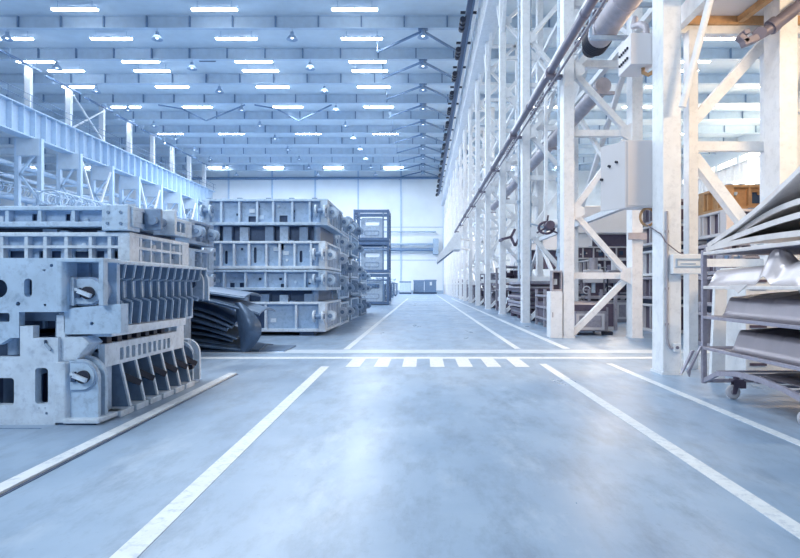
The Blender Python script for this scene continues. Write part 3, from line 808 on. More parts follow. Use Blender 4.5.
# bundles and bins at the far left of the aisle
rnd = random.Random(11)
for i, (xc, yc, w, d, h, nm) in enumerate(((-3.9, 47, 1.9, 2.2, 1.9, 'nearest'), (-3.9, 51.5, 1.9, 2.4, 2.0, 'second'), (-4.0, 57, 2, 2.4, 2.1, 'third'), (-4.2, 64, 2.2, 2.6, 2.2, 'fourth'), (-4.4, 74, 2.4, 2.6, 2.2, 'farthest'))):
    r = thing('parts_bin', (xc, yc, 0), 'bin of loose metal parts on the left beyond the cages, the %s of five' % nm, 'bin', 'bins of loose parts beyond the cages')
    mb = MB()
    for k in range(9): mb.box(xc - w / 2 + w * k / 8 - .03, xc - w / 2 + w * k / 8 + .03, yc - d / 2, yc - d / 2 + .04, .15, h * .7)
    mb.box(xc - w / 2, xc + w / 2, yc - d / 2, yc + d / 2, .12, .2)
    for k in range(9): mb.box(xc + w / 2 - .04, xc + w / 2, yc - d / 2 + d * k / 8 - .03, yc - d / 2 + d * k / 8 + .03, .15, h * .7)
    mb.box(xc - w / 2 - .04, xc + w / 2 + .04, yc - d / 2 - .04, yc + d / 2 + .04, h * .68, h * .74)
    mb.build('bin_frame', MIDB, r)
    mb = MB()
    for k in range(60):
        a = Vector((xc + rnd.uniform(-.42, .42) * w, yc + rnd.uniform(-.42, .42) * d, rnd.uniform(.3, h * .95)))
        v = Vector((rnd.uniform(-1, 1), rnd.uniform(-1, 1), rnd.uniform(-.5, .5))).normalized() * .25
        mb.bar(a - v, a + v, .16, .1)
    o = mb.build('loose_parts', STEEL3 if i % 2 else STEEL2, r); o['kind'] = 'stuff'
    MB().box(xc - w / 2 + .1, xc + w / 2 - .1, yc - d / 2 + .1, yc + d / 2 - .1, 0, .12).build('skid', DARK, r)
def crate(name, x0, x1, y0, y1, h, label, mat, win=False):
    r = thing(name, ((x0 + x1) / 2, (y0 + y1) / 2, 0), label, 'container')
    MB().box(x0, x1, y0, y1, .25, h).build('body', mat, r, bevel=.06)
    MB().box(x0 - .08, x1 + .08, y0 - .08, y1 + .08, .0, .25).build('skid', DARK, r)
    MB().box(x0 - .05, x1 + .05, y0 - .05, y1 + .05, h - .22, h - .02).build('top_rim', MIDB, r)
    for k in range(6): MB().box(x0 + .1 + (x1 - x0 - .2) * k / 5 - .05, x0 + .1 + (x1 - x0 - .2) * k / 5 + .05, y0 - .05, y0, .3, h - .2).build('rib', MIDB if win else mat, r)
    if win: MB().box((x0 + x1) / 2 - .1, x1 - .7, y0 - .07, y0 - .04, h - .9, h - .35).build('opening', WALL, r)
crate('steel_container', -1.5, 0.15, 95.2, 97, 2.2, 'grey blue container at the end of the aisle, the left one', MIDB)
crate('steel_container', .25, 2.1, 95, 97, 2.25, 'grey blue container with a bright slot at the far end of the aisle', MIDB, True)
crate('steel_container', -3.6, -1.9, 93.0, 95, 2.0, 'pale container at the end of the aisle beside the grey ones', STEEL2)

# ------------------------------------------------------------------ right row of white lattice columns
RCY = [8.43 + 5.95 * k for k in range(16)]
CXI, CXO = 3.5, 5.14
NODES = [.1, 1.5, 3.05, 4.95, 6.45, 8.1, 9.7, 11.3, 12.9, 14.2]
for k, y in enumerate(RCY):
    r = lattice('lattice_column', 'white lattice column of the right row, %s from the camera' % ORD[k], 'right lattice columns', y + .2, CXI, CXO, 14.38, COLUMN, .26, NODES, True, .17, True, .4)
    y += .2
    if k == 0:
        for ch in list(r.children):          # this one shows only its legs: the frame behind it carries the braces
            if ch.name.split('.')[0] in ('brace', 'gusset', 'crossbar'): bpy.data.objects.remove(ch)
    else:
        MB().bar((CXI + .13, y + .2, 6.7), (CXO - .13, y + .2, 6.7), .15, .17).build('crossbar', COLUMN, r)
        for z in (12.4,):
            MB().bar((CXI, y + .2, z), (CXI, y + 1.5, 14.3), .14).build('knee_brace', COLUMN, r)
            MB().bar((CXI, y - .2, z), (CXI, y - 1.5, 14.3), .14).build('knee_brace', COLUMN, r)
    if y > 38: MB().box(COLX - .3, COLX + .3, y - .3, y + .3, 16.62, BB - .02).build('upper_column', COLUMN, r)
r = thing('crane_girder', (COLX, 60, 14.4), 'long white crane girder with stiffeners on the right columns', 'crane girder')
MB().box(COLX - .03, COLX + .03, 5, YB - 3, 14.5, 16.5).build('web', COLUMN, r)
MB().box(COLX - .4, COLX + .4, 5, YB - 3, 14.4, 14.5).build('flange', COLUMN, r)
MB().box(COLX - .4, COLX + .4, 5, YB - 3, 16.5, 16.6).build('flange', COLUMN, r)
y = 18.0
while y < 92:
    MB().box(COLX - .38, COLX - .03, y - .04, y + .04, 14.5, 16.5).build('stiffener', COLUMN, r); y += 1.49 / (1 if y < 60 else .5)
r = thing('conductor_rail', (2.45, 60, 16.3), 'dark conductor rail along the inner side of the right crane girder', 'rail')
MB().box(2.35, 2.62, 24, YB - 3, 16.15, 16.4).build('rail', DARK, r)
MB().box(2.62, 2.78, 24, YB - 3, 16.42, 16.5).build('rail', MIDB, r)
y = 25.2
while y < 98:
    mb = MB()
    mb.box(2.1, 3.02, y - .06, y + .06, 16.5, 16.62)
    for j in range(3):
        mb.tube((2.2, y + .55 * (j - 1), 15.95 + .0 * j), (2.2, y + .55 * (j - 1) + .3, 15.95), .17, 10)
        mb.bar((2.2, y + .55 * (j - 1) + .15, 15.95), (2.5, y + .55 * (j - 1) + .15, 16.3), .07)
    mb.bar((2.2, y - .6, 15.95), (2.2, y + .9, 15.95), .06)
    mb.build('insulator_bracket', BLACK, r); y += 4.2
# longitudinal bracing of the outer legs
for k in range(0, 15):
    ya, yb = RCY[k] + .42, RCY[k + 1] - .02
    r = thing('bay_brace', (OUTX, (ya + yb) / 2, 3), 'white bracing between outer legs of the right row, %s bay from the camera' % ORD[k], 'brace', 'bracing of the right row')
    for z in ((3.3, 7.4, 11.2) if k else (7.4, 11.2)):
        MB().bar((CXO, ya, z), (CXO, yb, z), .15).build('crossbar', COLUMN, r)
    if k % 2 == 1 or k > 5:
        MB().bar((CXO - .06, ya, 3.4), (CXO - .06, yb, 7.3), .12).build('brace', COLUMN, r)
        MB().bar((CXO + .07, ya, 7.3), (CXO + .07, yb, 3.4), .12).build('brace', COLUMN, r)
    if k > 1:
        MB().bar((CXO - .06, ya, .3), (CXO - .06, yb, 3.2), .12).build('brace', COLUMN, r)
        MB().bar((CXO + .07, ya, 3.2), (CXO + .07, yb, .3), .12).build('brace', COLUMN, r)
    if k:
        MB().bar((CXO - .06, ya, 7.5), (CXO - .06, yb, 11.1), .12).build('brace', COLUMN, r)
        MB().bar((CXO + .07, ya, 11.1), (CXO + .07, yb, 7.5), .12).build('brace', COLUMN, r)
# secondary thin posts with pipes behind the inner legs
for i, (x, y, rr, top) in enumerate(((3.95, 17.4, .05, 13), (4.35, 19.2, .06, 14), (3.9, 24.4, .05, 13), (4.5, 25.2, .06, 14), (4.2, 30.8, .06, 14), (4.0, 36, .06, 14))):
    r = thing('riser_pipe', (x, y, 0), 'thin upright pale pipe between the right row columns, %s from the camera' % ORD[i], 'pipe', 'riser pipes')
    MB().tube((x, y, 0), (x, y, top), rr, 8).build('pipe', TRIMM if i % 2 else STEEL2, r)
    for z in (2.2, 4.6, 7.8): MB().tube((x, y, z), (x, y, z + .12), rr * 1.7, 8).build('collar', TRIMM, r)

# dark pipe on brackets along the inner face
r = thing('long_pipe', (3.02, 30, 6.45), 'dark pipe running up along the aisle side of the white columns', 'pipe')
MB().tube((3.09, 7, 6.45), (3.09, 58, 6.45), .09, 14).build('pipe', PIPE, r)
for y in RCY[:9]:
    MB().box(2.97, 3.37, y + .1, y + .3, 6.29, 6.36).build('bracket', PIPE, r)
    MB().tube((3.09, y + .13, 6.45), (3.09, y + .27, 6.45), .115, 14).build('clamp', PIPE, r)
for y in RCY[:8]: MB().tube((3.09, y + 3, 6.45), (3.09, y + 3.1, 6.45), .105, 14).build('coupling', PIPE, r)
tag(MB().tube((3.12, 8, 6.14), (3.12, 50, 6.14), .028, 8).build('thin_pipe', PIPE), 'thin dark conduit just under the long dark pipe', 'pipe')
# fat duct with rubber bellows at its end
DX, DZ = 3.92, 6.79
r = thing('air_duct', (DX, 12, DZ), 'fat mauve grey air duct with black bellows among the white columns', 'air duct')
MB().tube((DX, 9.2, DZ), (DX, 13.3, DZ), .27, 20).build('duct', DUCT, r)
for k in range(5): MB().lathe([(.20, -.03), (.285, -.03), (.30, 0), (.285, .03), (.20, .03)], (DX, 13.36 + .085 * k, DZ), 20, 'y').build('bellows', BLACK, r)
MB().tube((DX, 13.75, DZ), (DX, 14.05, DZ), .2, 16).build('collar', BLACK, r)
for k in range(3): MB().tube((DX, 10.2 + 1.3 * k, DZ), (DX, 10.26 + 1.3 * k, DZ), .282, 20).build('seam_band', DUCT, r)
MB().tube((DX, 9.3, DZ), (DX, 9.3, 10), .25, 16).build('riser', DUCT, r)
mb = MB()
for y in (10.6, 12.6):
    mb.bar((DX - .4, y, DZ + .36), (DX + 1.2, y, DZ + .36), .08); mb.bar((DX - .4, y, DZ - .33), (DX + 1.2, y, DZ - .33), .08)
    mb.bar((DX - .4, y, DZ - .33), (DX - .4, y, DZ + .36), .06)
    mb.bar((DX + 1.13, y, DZ - .33), (DX + 1.13, y, DZ + .36), .06)
mb.build('hanger_frame', TRIMM, r)
r = thing('air_duct', (4.4, 20, 7.6), 'slim pale duct behind the fat mauve duct', 'air duct')
MB().tube((4.45, 14.8, 6.2), (4.45, 38, 6.2), .2, 14).build('duct', DUCT, r)
for y in RCY[1:6]: MB().box(4.2, 4.7, y + .3, y + .4, 5.95, 6.02).build('bracket', DUCT, r)
r = thing('cable_tray', (3.75, 20, 7.55), 'ladder cable tray running between the legs of the right row', 'cable tray')
mb = MB()
for x in (3.65, 4.25): mb.box(x - .02, x + .02, 9, 60, 7.55, 7.65)
y = 9.2
while y < 50: mb.box(3.65, 4.25, y - .02, y + .02, 7.57, 7.6); y += .45
mb.build('ladder', COLUMN, r)
for i in range(4): MB().tube((3.75 + .12 * i, 9, 7.63), (3.75 + .12 * i, 50, 7.63), .03, 6).build('cable', PIPE, r)

# small button box and two-leaf cabinet behind the first column
r = thing('button_box', (3.25, 8.9, 4.46), 'small grey control box with two rows of black buttons, high on the column', 'control box')
MB().box(3.06, 3.42, 8.84, 9.40, 4.52, 4.98).build('body', BOXM, r, bevel=.01)
for j in range(2):
    for i in range(5):
        MB().tube((3.06, 8.96 + .085 * i, 4.80 - .15 * j), (3.035, 8.96 + .085 * i, 4.80 - .15 * j), .02, 10).build('button', BLACK, r)
MB().path([(3.3, 9.0, 4.53), (3.3, 9.0, 4.45), (3.36, 8.95, 4.40), (3.42, 8.9, 4.43)], .03, 8).build('cable_gland', BROWN, r)
tag(MB().path([(3.33, 8.95, 4.97), (3.33, 8.96, 5.12), (3.3, 9.1, 5.22), (3.3, 9.4, 5.32), (3.5, 9.9, 5.66)], .05, 10).build('bent_conduit', DUCT), 'bent grey conduit on top of the small button box', 'conduit')
r = thing('electrical_cabinet', (3.2, 8.85, 2.39), 'large grey electrical cabinet with its left leaf turned, mounted behind the first column', 'cabinet')
ZC0, ZC1 = 2.41, 3.40
MB().box(2.995, 3.50, 8.84, 9.18, ZC0, ZC1).build('body', BOXD, r, bevel=.008)
MB().box(3.01, 3.49, 8.825, 8.842, ZC0 + .02, ZC1 - .02).build('front_panel', BOXD, r, bevel=.005)
d = MB().prism([(2.985, 8.84), (2.735, 9.24), (2.76, 9.26), (3.01, 8.86)], 'z', ZC0 - .01, ZC1 - .01).build('door', BOXM, r, bevel=.005)
for t, zz in ((.33, .30), (.62, .34), (.93, .52)):
    px_, py_ = 2.985 + (2.735 - 2.985) * t, 8.84 + (9.24 - 8.84) * t
    MB().tube((px_, py_, ZC1 - zz), (px_ - .03, py_ - .02, ZC1 - zz), .02, 10).build('knob', BLACK, d)
ring = [(3.35 + .11 * math.cos(a), 8.95, 2.28 + .13 * math.sin(a)) for a in [2 * PI * k / 20 for k in range(21)]]
tag(MB().path(ring, .02, 8).build('hose_coil', BROWN), 'brown hose loop hanging under the electrical cabinet', 'hose')
tag(MB().path([(3.3, 8.9, 2.17), (3.33, 8.40, 1.98), (3.40, 8.40, 1.86), (3.5, 8.40, 1.78), (3.58, 8.40, 1.72), (3.66, 8.36, 1.68)], .009, 6).build('hanging_cable', PIPE), 'thin cable drooping across the first white column', 'cable')
r = thing('wall_panel_box', (3.55, 8.1, 1.4), 'flat white box with a framed slot on the first white column', 'box')
MB().box(3.46, 3.90, 8.30, 8.428, 1.42, 1.69).build('body', COLUMN, r, bevel=.008)
MB().holed(rect(3.50, 3.86, 1.51, 1.63), [rect(3.52, 3.84, 1.53, 1.61)], 'y', 8.285, 8.30).build('slot_frame', TRIMM, r)
MB().box(3.56, 3.77, 8.29, 8.3, 1.55, 1.565).build('slot', TRIMM, r)
r = thing('conduit_run', (3.23, 8.2, .4), 'grey conduit running down the first column to a socket', 'conduit')
MB().path([(3.42, 8.41, 2.3), (3.42, 8.41, .52), (3.43, 8.405, .44), (3.46, 8.40, .38), (3.50, 8.40, .38)], .018, 8).build('conduit', DUCT, r)
for z in (.7, 1.2, 2.0): MB().box(3.395, 3.445, 8.40, 8.43, z, z + .03).build('clip', DUCT, r)
r = thing('wall_socket', (3.46, 8.2, .36), 'small white socket low on the first white column', 'socket')
MB().box(3.50, 3.60, 8.375, 8.428, .33, .45).build('body', COLUMN, r, bevel=.008)
MB().tube((3.55, 8.375, .39), (3.55, 8.36, .39), .022, 10).build('outlet', PIPE, r)
tag(MB().box(4.90, 5.34, 14.30, 14.36, 2.36, 2.52).build('name_plate', DUCT), 'blank grey plate on the outer leg of the second white column', 'plate')
r = thing('power_box', (3.05, 14.3, 0), 'slim white cabinet standing at the foot of the second white column', 'cabinet')
MB().box(3.05, 3.34, 14.35, 14.8, 0, 1.12).build('body', COLUMN, r, bevel=.01)
MB().box(3.09, 3.115, 14.342, 14.35, .5, .62).build('handle', DUCT, r)
r = thing('meter_box', (3.1, 14.45, 1.12), 'open grey meter box on top of the slim white cabinet', 'box')
MB().holed(rect(3.1, 3.34, 1.13, 1.62), [rect(3.13, 3.31, 1.17, 1.58)], 'y', 14.4, 14.65).build('case', DUCT, r)
MB().box(3.13, 3.31, 14.6, 14.64, 1.17, 1.58).build('back', MACHD, r)
MB().box(3.17, 3.25, 14.54, 14.6, 1.28, 1.42).build('dial', COLUMN, r)

# frame and platform at the upper right
r = thing('support_frame', (4.6, 9.1, 0), 'white braced frame standing under the platform behind the rack', 'frame')
YFm = 9.1
for x in (4.06, 5.23): MB().box(x - .07, x + .07, YFm - .1, YFm + .1, 0, 5.1).build('post', COLUMN, r, bevel=.008)
MB().bar((4.13, YFm, 3.36), (5.16, YFm, 3.36), .12, .14).build('crossbar', COLUMN, r)
MB().bar((4.1, YFm, 3.75), (5.2, YFm, 4.97), .15, .17, (0, 1, 0)).build('brace', COLUMN, r)
MB().bar((4.1, YFm, 3.2), (5.2, YFm, 1.75), .15, .17, (0, 1, 0)).build('brace', COLUMN, r)
MB().bar((4.13, YFm, 1.6), (5.16, YFm, 1.6), .12, .12).build('crossbar', COLUMN, r)
r = thing('platform', (5.5, 7, 5.2), 'underside of the steel platform at the upper right', 'platform')
MB().box(3.88, 8.5, 5.2, 9.3, 5.34, 5.40).build('deck', BOXM, r)
MB().box(3.84, 3.95, 5.2, 9.3, 5.15, 5.42).build('edge_beam', COLUMN, r)
MB().box(3.84, 8.5, 9.15, 9.3, 5.10, 5.34).build('edge_beam', COLUMN, r)
MB().box(3.95, 8.5, 9.08, 9.14, 5.22, 5.34).build('angle', BROWN, r)
for x in (5.0, 6.4): MB().bar((x, 5.3, 5.28), (x - .2, 9.1, 5.28), .09).build('joist', TRIMM if x > 6 else BROWN, r)
MB().tube((3.9, 8.1, 5.2), (3.55, 8.22, 3.7), .05, 10).build('knee_brace', COLUMN, r)
for x in (5.9,): MB().tube((x + .2, 9.2, 5.2), (x - .15, 9.2, 3.9), .06, 10).build('knee_brace', COLUMN, r)
tag(MB().box(5.52, 6.3, 9.32, 9.75, 0, 7).build('wide_post', COLUMN, bevel=.01), 'broad white post at the right edge behind the support frame', 'post')
# jointed dark arm under the platform
r = thing('jointed_arm', (5.3, 8.2, 4.8), 'dark jointed arm with a clamp end pointing left under the platform', 'arm')
a, b = P(812, -4, 8.3), P(772, 27, 8.3)
MB().tube(a, b, .085, 12).build('arm_tube', PIPE, r)
MB().tube(b, P(757, 37, 8.3), .075, 12, .06).build('arm_tube', PIPE, r)
MB().tube(P(776, 23, 8.3), P(770, 28, 8.3), .105, 12).build('joint', PIPE, r)
MB().tube(P(760, 33, 8.22), P(760, 33, 8.38), .085, 12).build('joint', PIPE, r)
for (p0, p1, w) in (((757, 38), (742, 44), .10), ((747, 43), (738, 36), .075), ((742, 34), (748, 32), .07), ((755, 30), (758, 36), .05)):
    MB().bar(P(*p0, 8.3), P(*p1, 8.3), w, .13, (0, 1, 0)).build('clamp_jaw', PIPE, r, bevel=.012)
MB().bar(P(812, -4, 8.3) , Vector((P(812, -4, 8.3).x, 8.3, 5.34)), .08).build('mount', PIPE, r)
# valve and hose reel cluster left of the second column
r = thing('hose_reel', (3.4, 17.6, 2.4), 'dark hose reel with spokes hanging left of the second white column', 'hose reel')
c = P(546, 228, 17.6)
for q in range(2):
    ring = [(c.x + (.20 + .03 * q) * math.cos(t), 17.6 - .05 * q, c.z + .17 * math.sin(t)) for t in [2 * PI * k / 22 for k in range(23)]]
    MB().path(ring, .035, 7).build('hose', MACHD if q else DUCT, r)
for t in range(6): MB().bar((c.x, 17.58, c.z), (c.x + (.3 + .14 * (t % 3)) * math.cos(t * 1.05 + .4), 17.55, c.z + (.2 + .17 * (t % 2)) * math.sin(t * 1.05 + .4)), .045).build('spoke', MACHD if t % 2 else TRIMM, r)
MB().tube((c.x + .05, 17.2, c.z + .05), (c.x + .05, 17.75, c.z + .05), .13, 12).build('motor', MACHD, r)
MB().tube((c.x + .1, 17.5, c.z + .1), (c.x + .5, 17.5, c.z + .15), .12, 12).build('motor', COLUMN, r)
MB().bar((c.x, 17.62, c.z), (c.x, 17.62, 7.55), .09).build('hanger', COLUMN, r)
r = thing('jib_arm', (3.3, 25.6, 3), 'small dark jib arm on the fourth white column', 'arm')
pts = [P(503, 239, 25.2), P(511, 237, 25.2), P(515, 229, 25.2)]
for p, q in zip(pts, pts[1:]): MB().bar(p, q, .1).build('arm_link', MACHD, r)
for p, q in ((P(511, 237, 25.2), P(515, 246, 25.2)), (P(515, 246, 25.2), P(519, 239, 25.2))): MB().bar(p, q, .1).build('arm_link', MACHD, r)
MB().bar(P(503, 239, 25.2), Vector((3.35, 26.15, P(503, 239, 25.2).z)), .1).build('mount', MACHD, r)
r = thing('ventilation_hood', (1.7, 41, 3), 'pale wedge shaped hood jutting from the white columns over the aisle', 'hood')
pl = [(437, 258), (437, 262.5), (454, 249.5), (461, 249.5), (461, 233), (455, 233)]
MB().prism([(P(a, b, 40).x, P(a, b, 40).z) for a, b in pl], 'y', 40, 42.6).build('hood', COLUMN, r, bevel=.02)
MB().prism([(P(a, b, 40).x, P(a, b, 40).z) for a, b in ((438, 263), (454, 250.6), (452, 250.2), (438, 262))], 'y', 40.1, 42.5).build('dark_underside', MIDB, r)  # dark strip along the sloping underside of the hood
for z in (3.9, 4.6): MB().bar((2.4, 42.2, z), (COLX, 44.0, z), .1).build('mount', COLUMN, r)

# far lattice row and girder across the right hall
for k in range(7):
    y = 50 + 6 * k
    lattice('lattice_column', 'far lattice column across the right hall, %s from the near end' % ORD[k], 'columns across the right hall', y, 38.4, 40.4, 14.2, COLUMN, .5, [2.4 * i for i in range(6)], True, .2)
r = thing('crane_girder', (39.4, 65, 14.2), 'long pale crane girder on the far row across the right hall', 'crane girder')
MB().box(39.37, 39.43, 40, 98, 14.3, 16.4).build('web', COLUMN, r)
for z in (14.2, 16.4): MB().box(38.9, 39.9, 40, 98, z, z + .1).build('flange', COLUMN, r)
y = 40
while y < 97: MB().box(38.95, 39.37, y - .04, y + .04, 14.3, 16.4).build('stiffener', COLUMN, r); y += 2

# ------------------------------------------------------------------ goods between and behind the right columns
rnd = random.Random(5)
G = 'plates in the dark pile between the right columns'
z = .12
b = thing('timber_bearer', (4.4, 23.4, 0), 'dark bearers under the plate pile between the right columns', 'bearer')
for yy in (21.6, 23.4, 25.2): MB().box(3.7, 5.5, yy - .1, yy + .1, 0, .12).build('bar', MACHD, b)
for i in range(14):
    h = rnd.uniform(.05, .11)
    dx = rnd.uniform(-.12, .06)
    o = MB().box(3.7 + dx, 5.5 + dx, 20.95 + rnd.uniform(0, .2), 25.6 - rnd.uniform(0, .2), z, z + h).build('steel_plate', (MACHD, MACH, MACHD, DUCT)[i % 4], bevel=.008)
    tag(o, 'flat plate in the dark pile beyond the third white column, %s from the bottom' % ORD[i], 'steel plate', G); z += h
    if i % 3 == 2:
        z += .05
        for yy in (21.6, 25.0):
            o = MB().box(3.75, 5.4, yy - .05, yy + .05, z - .05, z).build('spacer_batten', MACH)
            tag(o, 'thin batten between plates of the dark pile, %s layer, %s end' % (ORD[i // 3], 'near' if yy < 22 else 'far'), 'batten', 'battens in the plate pile')
o = thing('pallet_cage', (4.4, 18, 0), 'dark low cage of plates between the second and third white columns', 'cage')
mb = MB()
mb.box(3.75, 5.4, 17.0, 19.6, .1, .75)
mb.build('plate_block', MACHD, o)
for y in (16.95, 18.3, 19.65):
    for x in (3.72, 5.44): MB().box(x - .04, x + .04, y - .04, y + .04, 0, 1.15).build('post', MACH, o)
for z_ in (.25, .6, .95): MB().bar((3.7, 16.95, z_), (3.7, 19.65, z_), .06).build('rail', MACH, o)
for i in range(12):
    yc = RCY[3] + 3.0 + 5.95 * i
    h = rnd.uniform(1.2, 2.6)
    r = thing('parts_stand', (4.4, yc, 0), 'dark stand of mixed parts, %s one past the plate pile' % ORD[i], 'parts stand', 'stands between the right columns')
    MB().box(3.75, 4.95, yc - 1.6, yc + 1.6, .08, .2).build('deck', MACHD, r)
    for x in (3.78, 4.92):
        for yy in (yc - 1.55, yc + 1.55): MB().box(x - .05, x + .05, yy - .05, yy + .05, 0, h).build('post', MACH, r)
    mb = MB()
    for k in range(26):
        x_, y_, z_ = rnd.uniform(3.9, 4.75), yc + rnd.uniform(-1.4, 1.4), rnd.uniform(.2, h - .3)
        mb.box(x_ - rnd.uniform(.06, .2), x_ + rnd.uniform(.06, .2), y_ - rnd.uniform(.1, .4), y_ + .2, z_, z_ + rnd.uniform(.08, .3))
    o = mb.build('mixed_parts', MACH if i % 2 else MACHD, r); o['kind'] = 'stuff'
    for z_ in (h * .5, h): MB().box(3.75, 4.95, yc - 1.6, yc + 1.6, z_ - .04, z_).build('shelf', MACH, r)

# bin trolley under the second column
r = thing('bin_trolley', (4.35, 15.4, 0), 'grey bin trolley behind the brace of the second white column', 'trolley')
MB().box(3.85, 4.62, 15.2, 16.2, .1, .62).build('bin', MACH, r, bevel=.02)
MB().holed(rect(3.88, 4.59, .14, .55), [rect(3.95, 4.52, .2, .5)], 'y', 15.17, 15.2).build('panel_frame', BOXM, r)
MB().box(3.83, 4.64, 15.18, 16.22, .62, .78).build('top_tray', MACHD, r, bevel=.015)
for x in (3.95, 4.58):
    for y in (15.3, 16.1): MB().tube((x - .02, y, .055), (x + .02, y, .055), .055, 12).build('caster_wheel', BLACK, r)
MB().box(4.62, 4.85, 15.3, 15.55, .0, .09).build('foot_pedal', BLACK, r, bevel=.02)
MB().box(4.66, 4.74, 15.35, 15.45, .09, .7).build('pedal_column', MACH, r)

# stacks of dies and machines in the right hall
def rstack(x, y, w, d, hs, nm, mats, seed):
    z = 0
    for i, h in enumerate(hs):
        gap = .14 if i % 2 else .03
        if i: z += gap
        die(w, d, h, x, y, z, 'ribbed die in the %s, %s from the floor' % (nm, ORD[i]), 'dies in the ' + nm, 6, 4, mats[i % len(mats)], seed=seed + i, style='cells' if i % 3 == 2 else 'ribs', wmat=MACHD if mats[i % len(mats)] is not MACHD else MACH,
            posts=gap if (i and gap > .1) else 0, ports=[(.2, .5, .1, .08), (.45, .45, .12, .1), (.75, .5, .1, .1)], lugs=(i % 2 == 0))
        z += h
    return z
rstack(7.65, 17.0, 2.9, 2.2, (.75, .6, .7, .55, .62), 'tall grey stack behind the first white column', (BOXM, MACH, COLUMN), 60)
zt = rstack(8.0, 14.45, 2.2, 1.6, (.8, .7, .6, .6), 'warm stack behind the panel rack', (MACH, BOXM), 70)
die(1.6, 1.4, .56, 7.75, 14.45, zt, 'brown die with two square bays on top of the stack behind the panel rack', 'brown dies in the right hall', 3, 3, BROWN, seed=77, ports=[(.5, .5, .14, .13)], lugs=False)
rstack(6.9, 12.4, 2.2, 1.6, (.7, .6, .62), 'low stack behind the support frame', (MACH, DUCT), 80)
rstack(8.0, 24.0, 3.2, 2.4, (.8, .6, .7), 'near mauve stack between white columns', (BOXM, MACH, BOXM), 90)
rstack(8.6, 29.5, 3.2, 2.4, (.8, .7, .7, .6), 'far mauve stack between white columns', (MACH, BOXM), 100)
rstack(12.5, 27.0, 3.2, 2.4, (.8, .7, .7, .6, .6), 'brownish mid stack of the right hall', (MACH, BROWN), 110)
rstack(16.5, 25.0, 3.2, 2.4, (.8, .7, .7, .6), 'outermost brownish stack of the right hall', (BROWN, MACH), 120)
for i, (x, y, w, d, h, nm) in enumerate(((14, 46, 6, 6, 7, 'nearest'), (22, 58, 7, 6, 8, 'middle'), (13, 66, 6, 6, 7, 'left far'), (27, 70, 7, 6, 9, 'right far'))):
    r = thing('press_machine', (x, y, 0), '%s grey press machine in the hall right of the columns' % nm, 'press machine', 'presses in the right hall')
    MB().box(x - w / 2, x + w / 2, y - d / 2, y + d / 2, 0, h * .3).build('bed', MACH, r, bevel=.05)
    for s in (-1, 1): MB().box(x + s * w / 2, x + s * (w / 2 - w * .2), y - d / 2 + .2, y + d / 2 - .2, h * .3, h * .72).build('upright', BOXM, r, bevel=.05)
    MB().box(x - w / 2, x + w / 2, y - d / 2, y + d / 2, h * .72, h).build('crown', BOXM, r, bevel=.05)
    MB().box(x - w * .28, x + w * .28, y - d * .3, y + d * .3, h * .45, h * .72).build('ram', MACHD, r, bevel=.04)
rnd = random.Random(21)
for i, (x, y, nm) in enumerate(((5.75, 20.4, 'left'), (6.75, 21.2, 'middle'), (7.7, 20.6, 'right'))):
    r = thing('machine_tool', (x, y, 0), 'small mauve machine with a round motor between the white columns, the %s one' % nm, 'machine', 'small machines between the white columns')
    MB().box(x - .4, x + .4, y - .4, y + .4, 0, .75).build('bed', MACH, r, bevel=.02)
    MB().holed(rect(x - .36, x + .36, .1, .68), [rect(x - .28, x - .03, .18, .6), rect(x + .03, x + .28, .18, .6)], 'y', y - .43, y - .4).build('door_frame', BOXM, r)
    MB().box(x - .16, x + .2, y - .1, y + .35, .75, 1.75 + .25 * i).build('column', MACHD, r, bevel=.02)
    MB().box(x - .3, x + .28, y - .36, y + .1, 1.35, 1.8).build('head', (BOXM, MACH, BOXM)[i], r, bevel=.03)
    MB().tube((x, y - .15, 1.8), (x, y - .15, 2.2), .15, 14).build('motor', COLUMN if i == 1 else DUCT, r)
    MB().tube((x, y - .15, 1.02), (x, y - .15, 1.35), .07, 12).build('spindle', STEEL2, r)
    MB().box(x - .36, x + .36, y - .38, y + .1, .82, .92).build('work_table', DUCT, r, bevel=.01)
    MB().path([(x + .28, y - .2, 1.6), (x + .45, y - .25, 1.5), (x + .44, y - .25, 1.0), (x + .3, y - .2, .7)], .03, 8).build('hose', BLACK, r)
    MB().path([(x - .3 + .12 * math.cos(a), y - .42, 1.12 + .12 * math.sin(a)) for a in [2 * PI * k / 16 for k in range(17)]], .018, 6).build('hand_wheel', COLUMN, r)
    MB().tube((x - .3, y - .44, 1.12), (x - .3, y + .0, 1.12), .025, 8).build('wheel_shaft', DUCT, r)
# louvred cabinet and leaning board behind the rack
r = thing('louvred_cabinet', (4.7, 8.2, 0), 'white louvred cabinet standing behind the panel rack', 'cabinet')
MB().box(4.25, 5.0, 7.9, 8.6, .02, 1.5).build('body', COLUMN, r, bevel=.01)
for k in range(12): MB().box(4.3, 4.52, 7.885, 7.9, .2 + .1 * k, .235 + .1 * k).build('louvre', MACHD, r)
MB().box(4.25, 5.0, 7.9, 8.6, 0, .02).build('plinth', MACHD, r)
tag(MB().prism([(3.72, 0), (3.90, 0), (3.93, 1.32), (3.78, 1.32)], 'y', 7.75, 7.82).build('leaning_board', COLUMN), 'narrow white board standing between the first column and the rack', 'board')

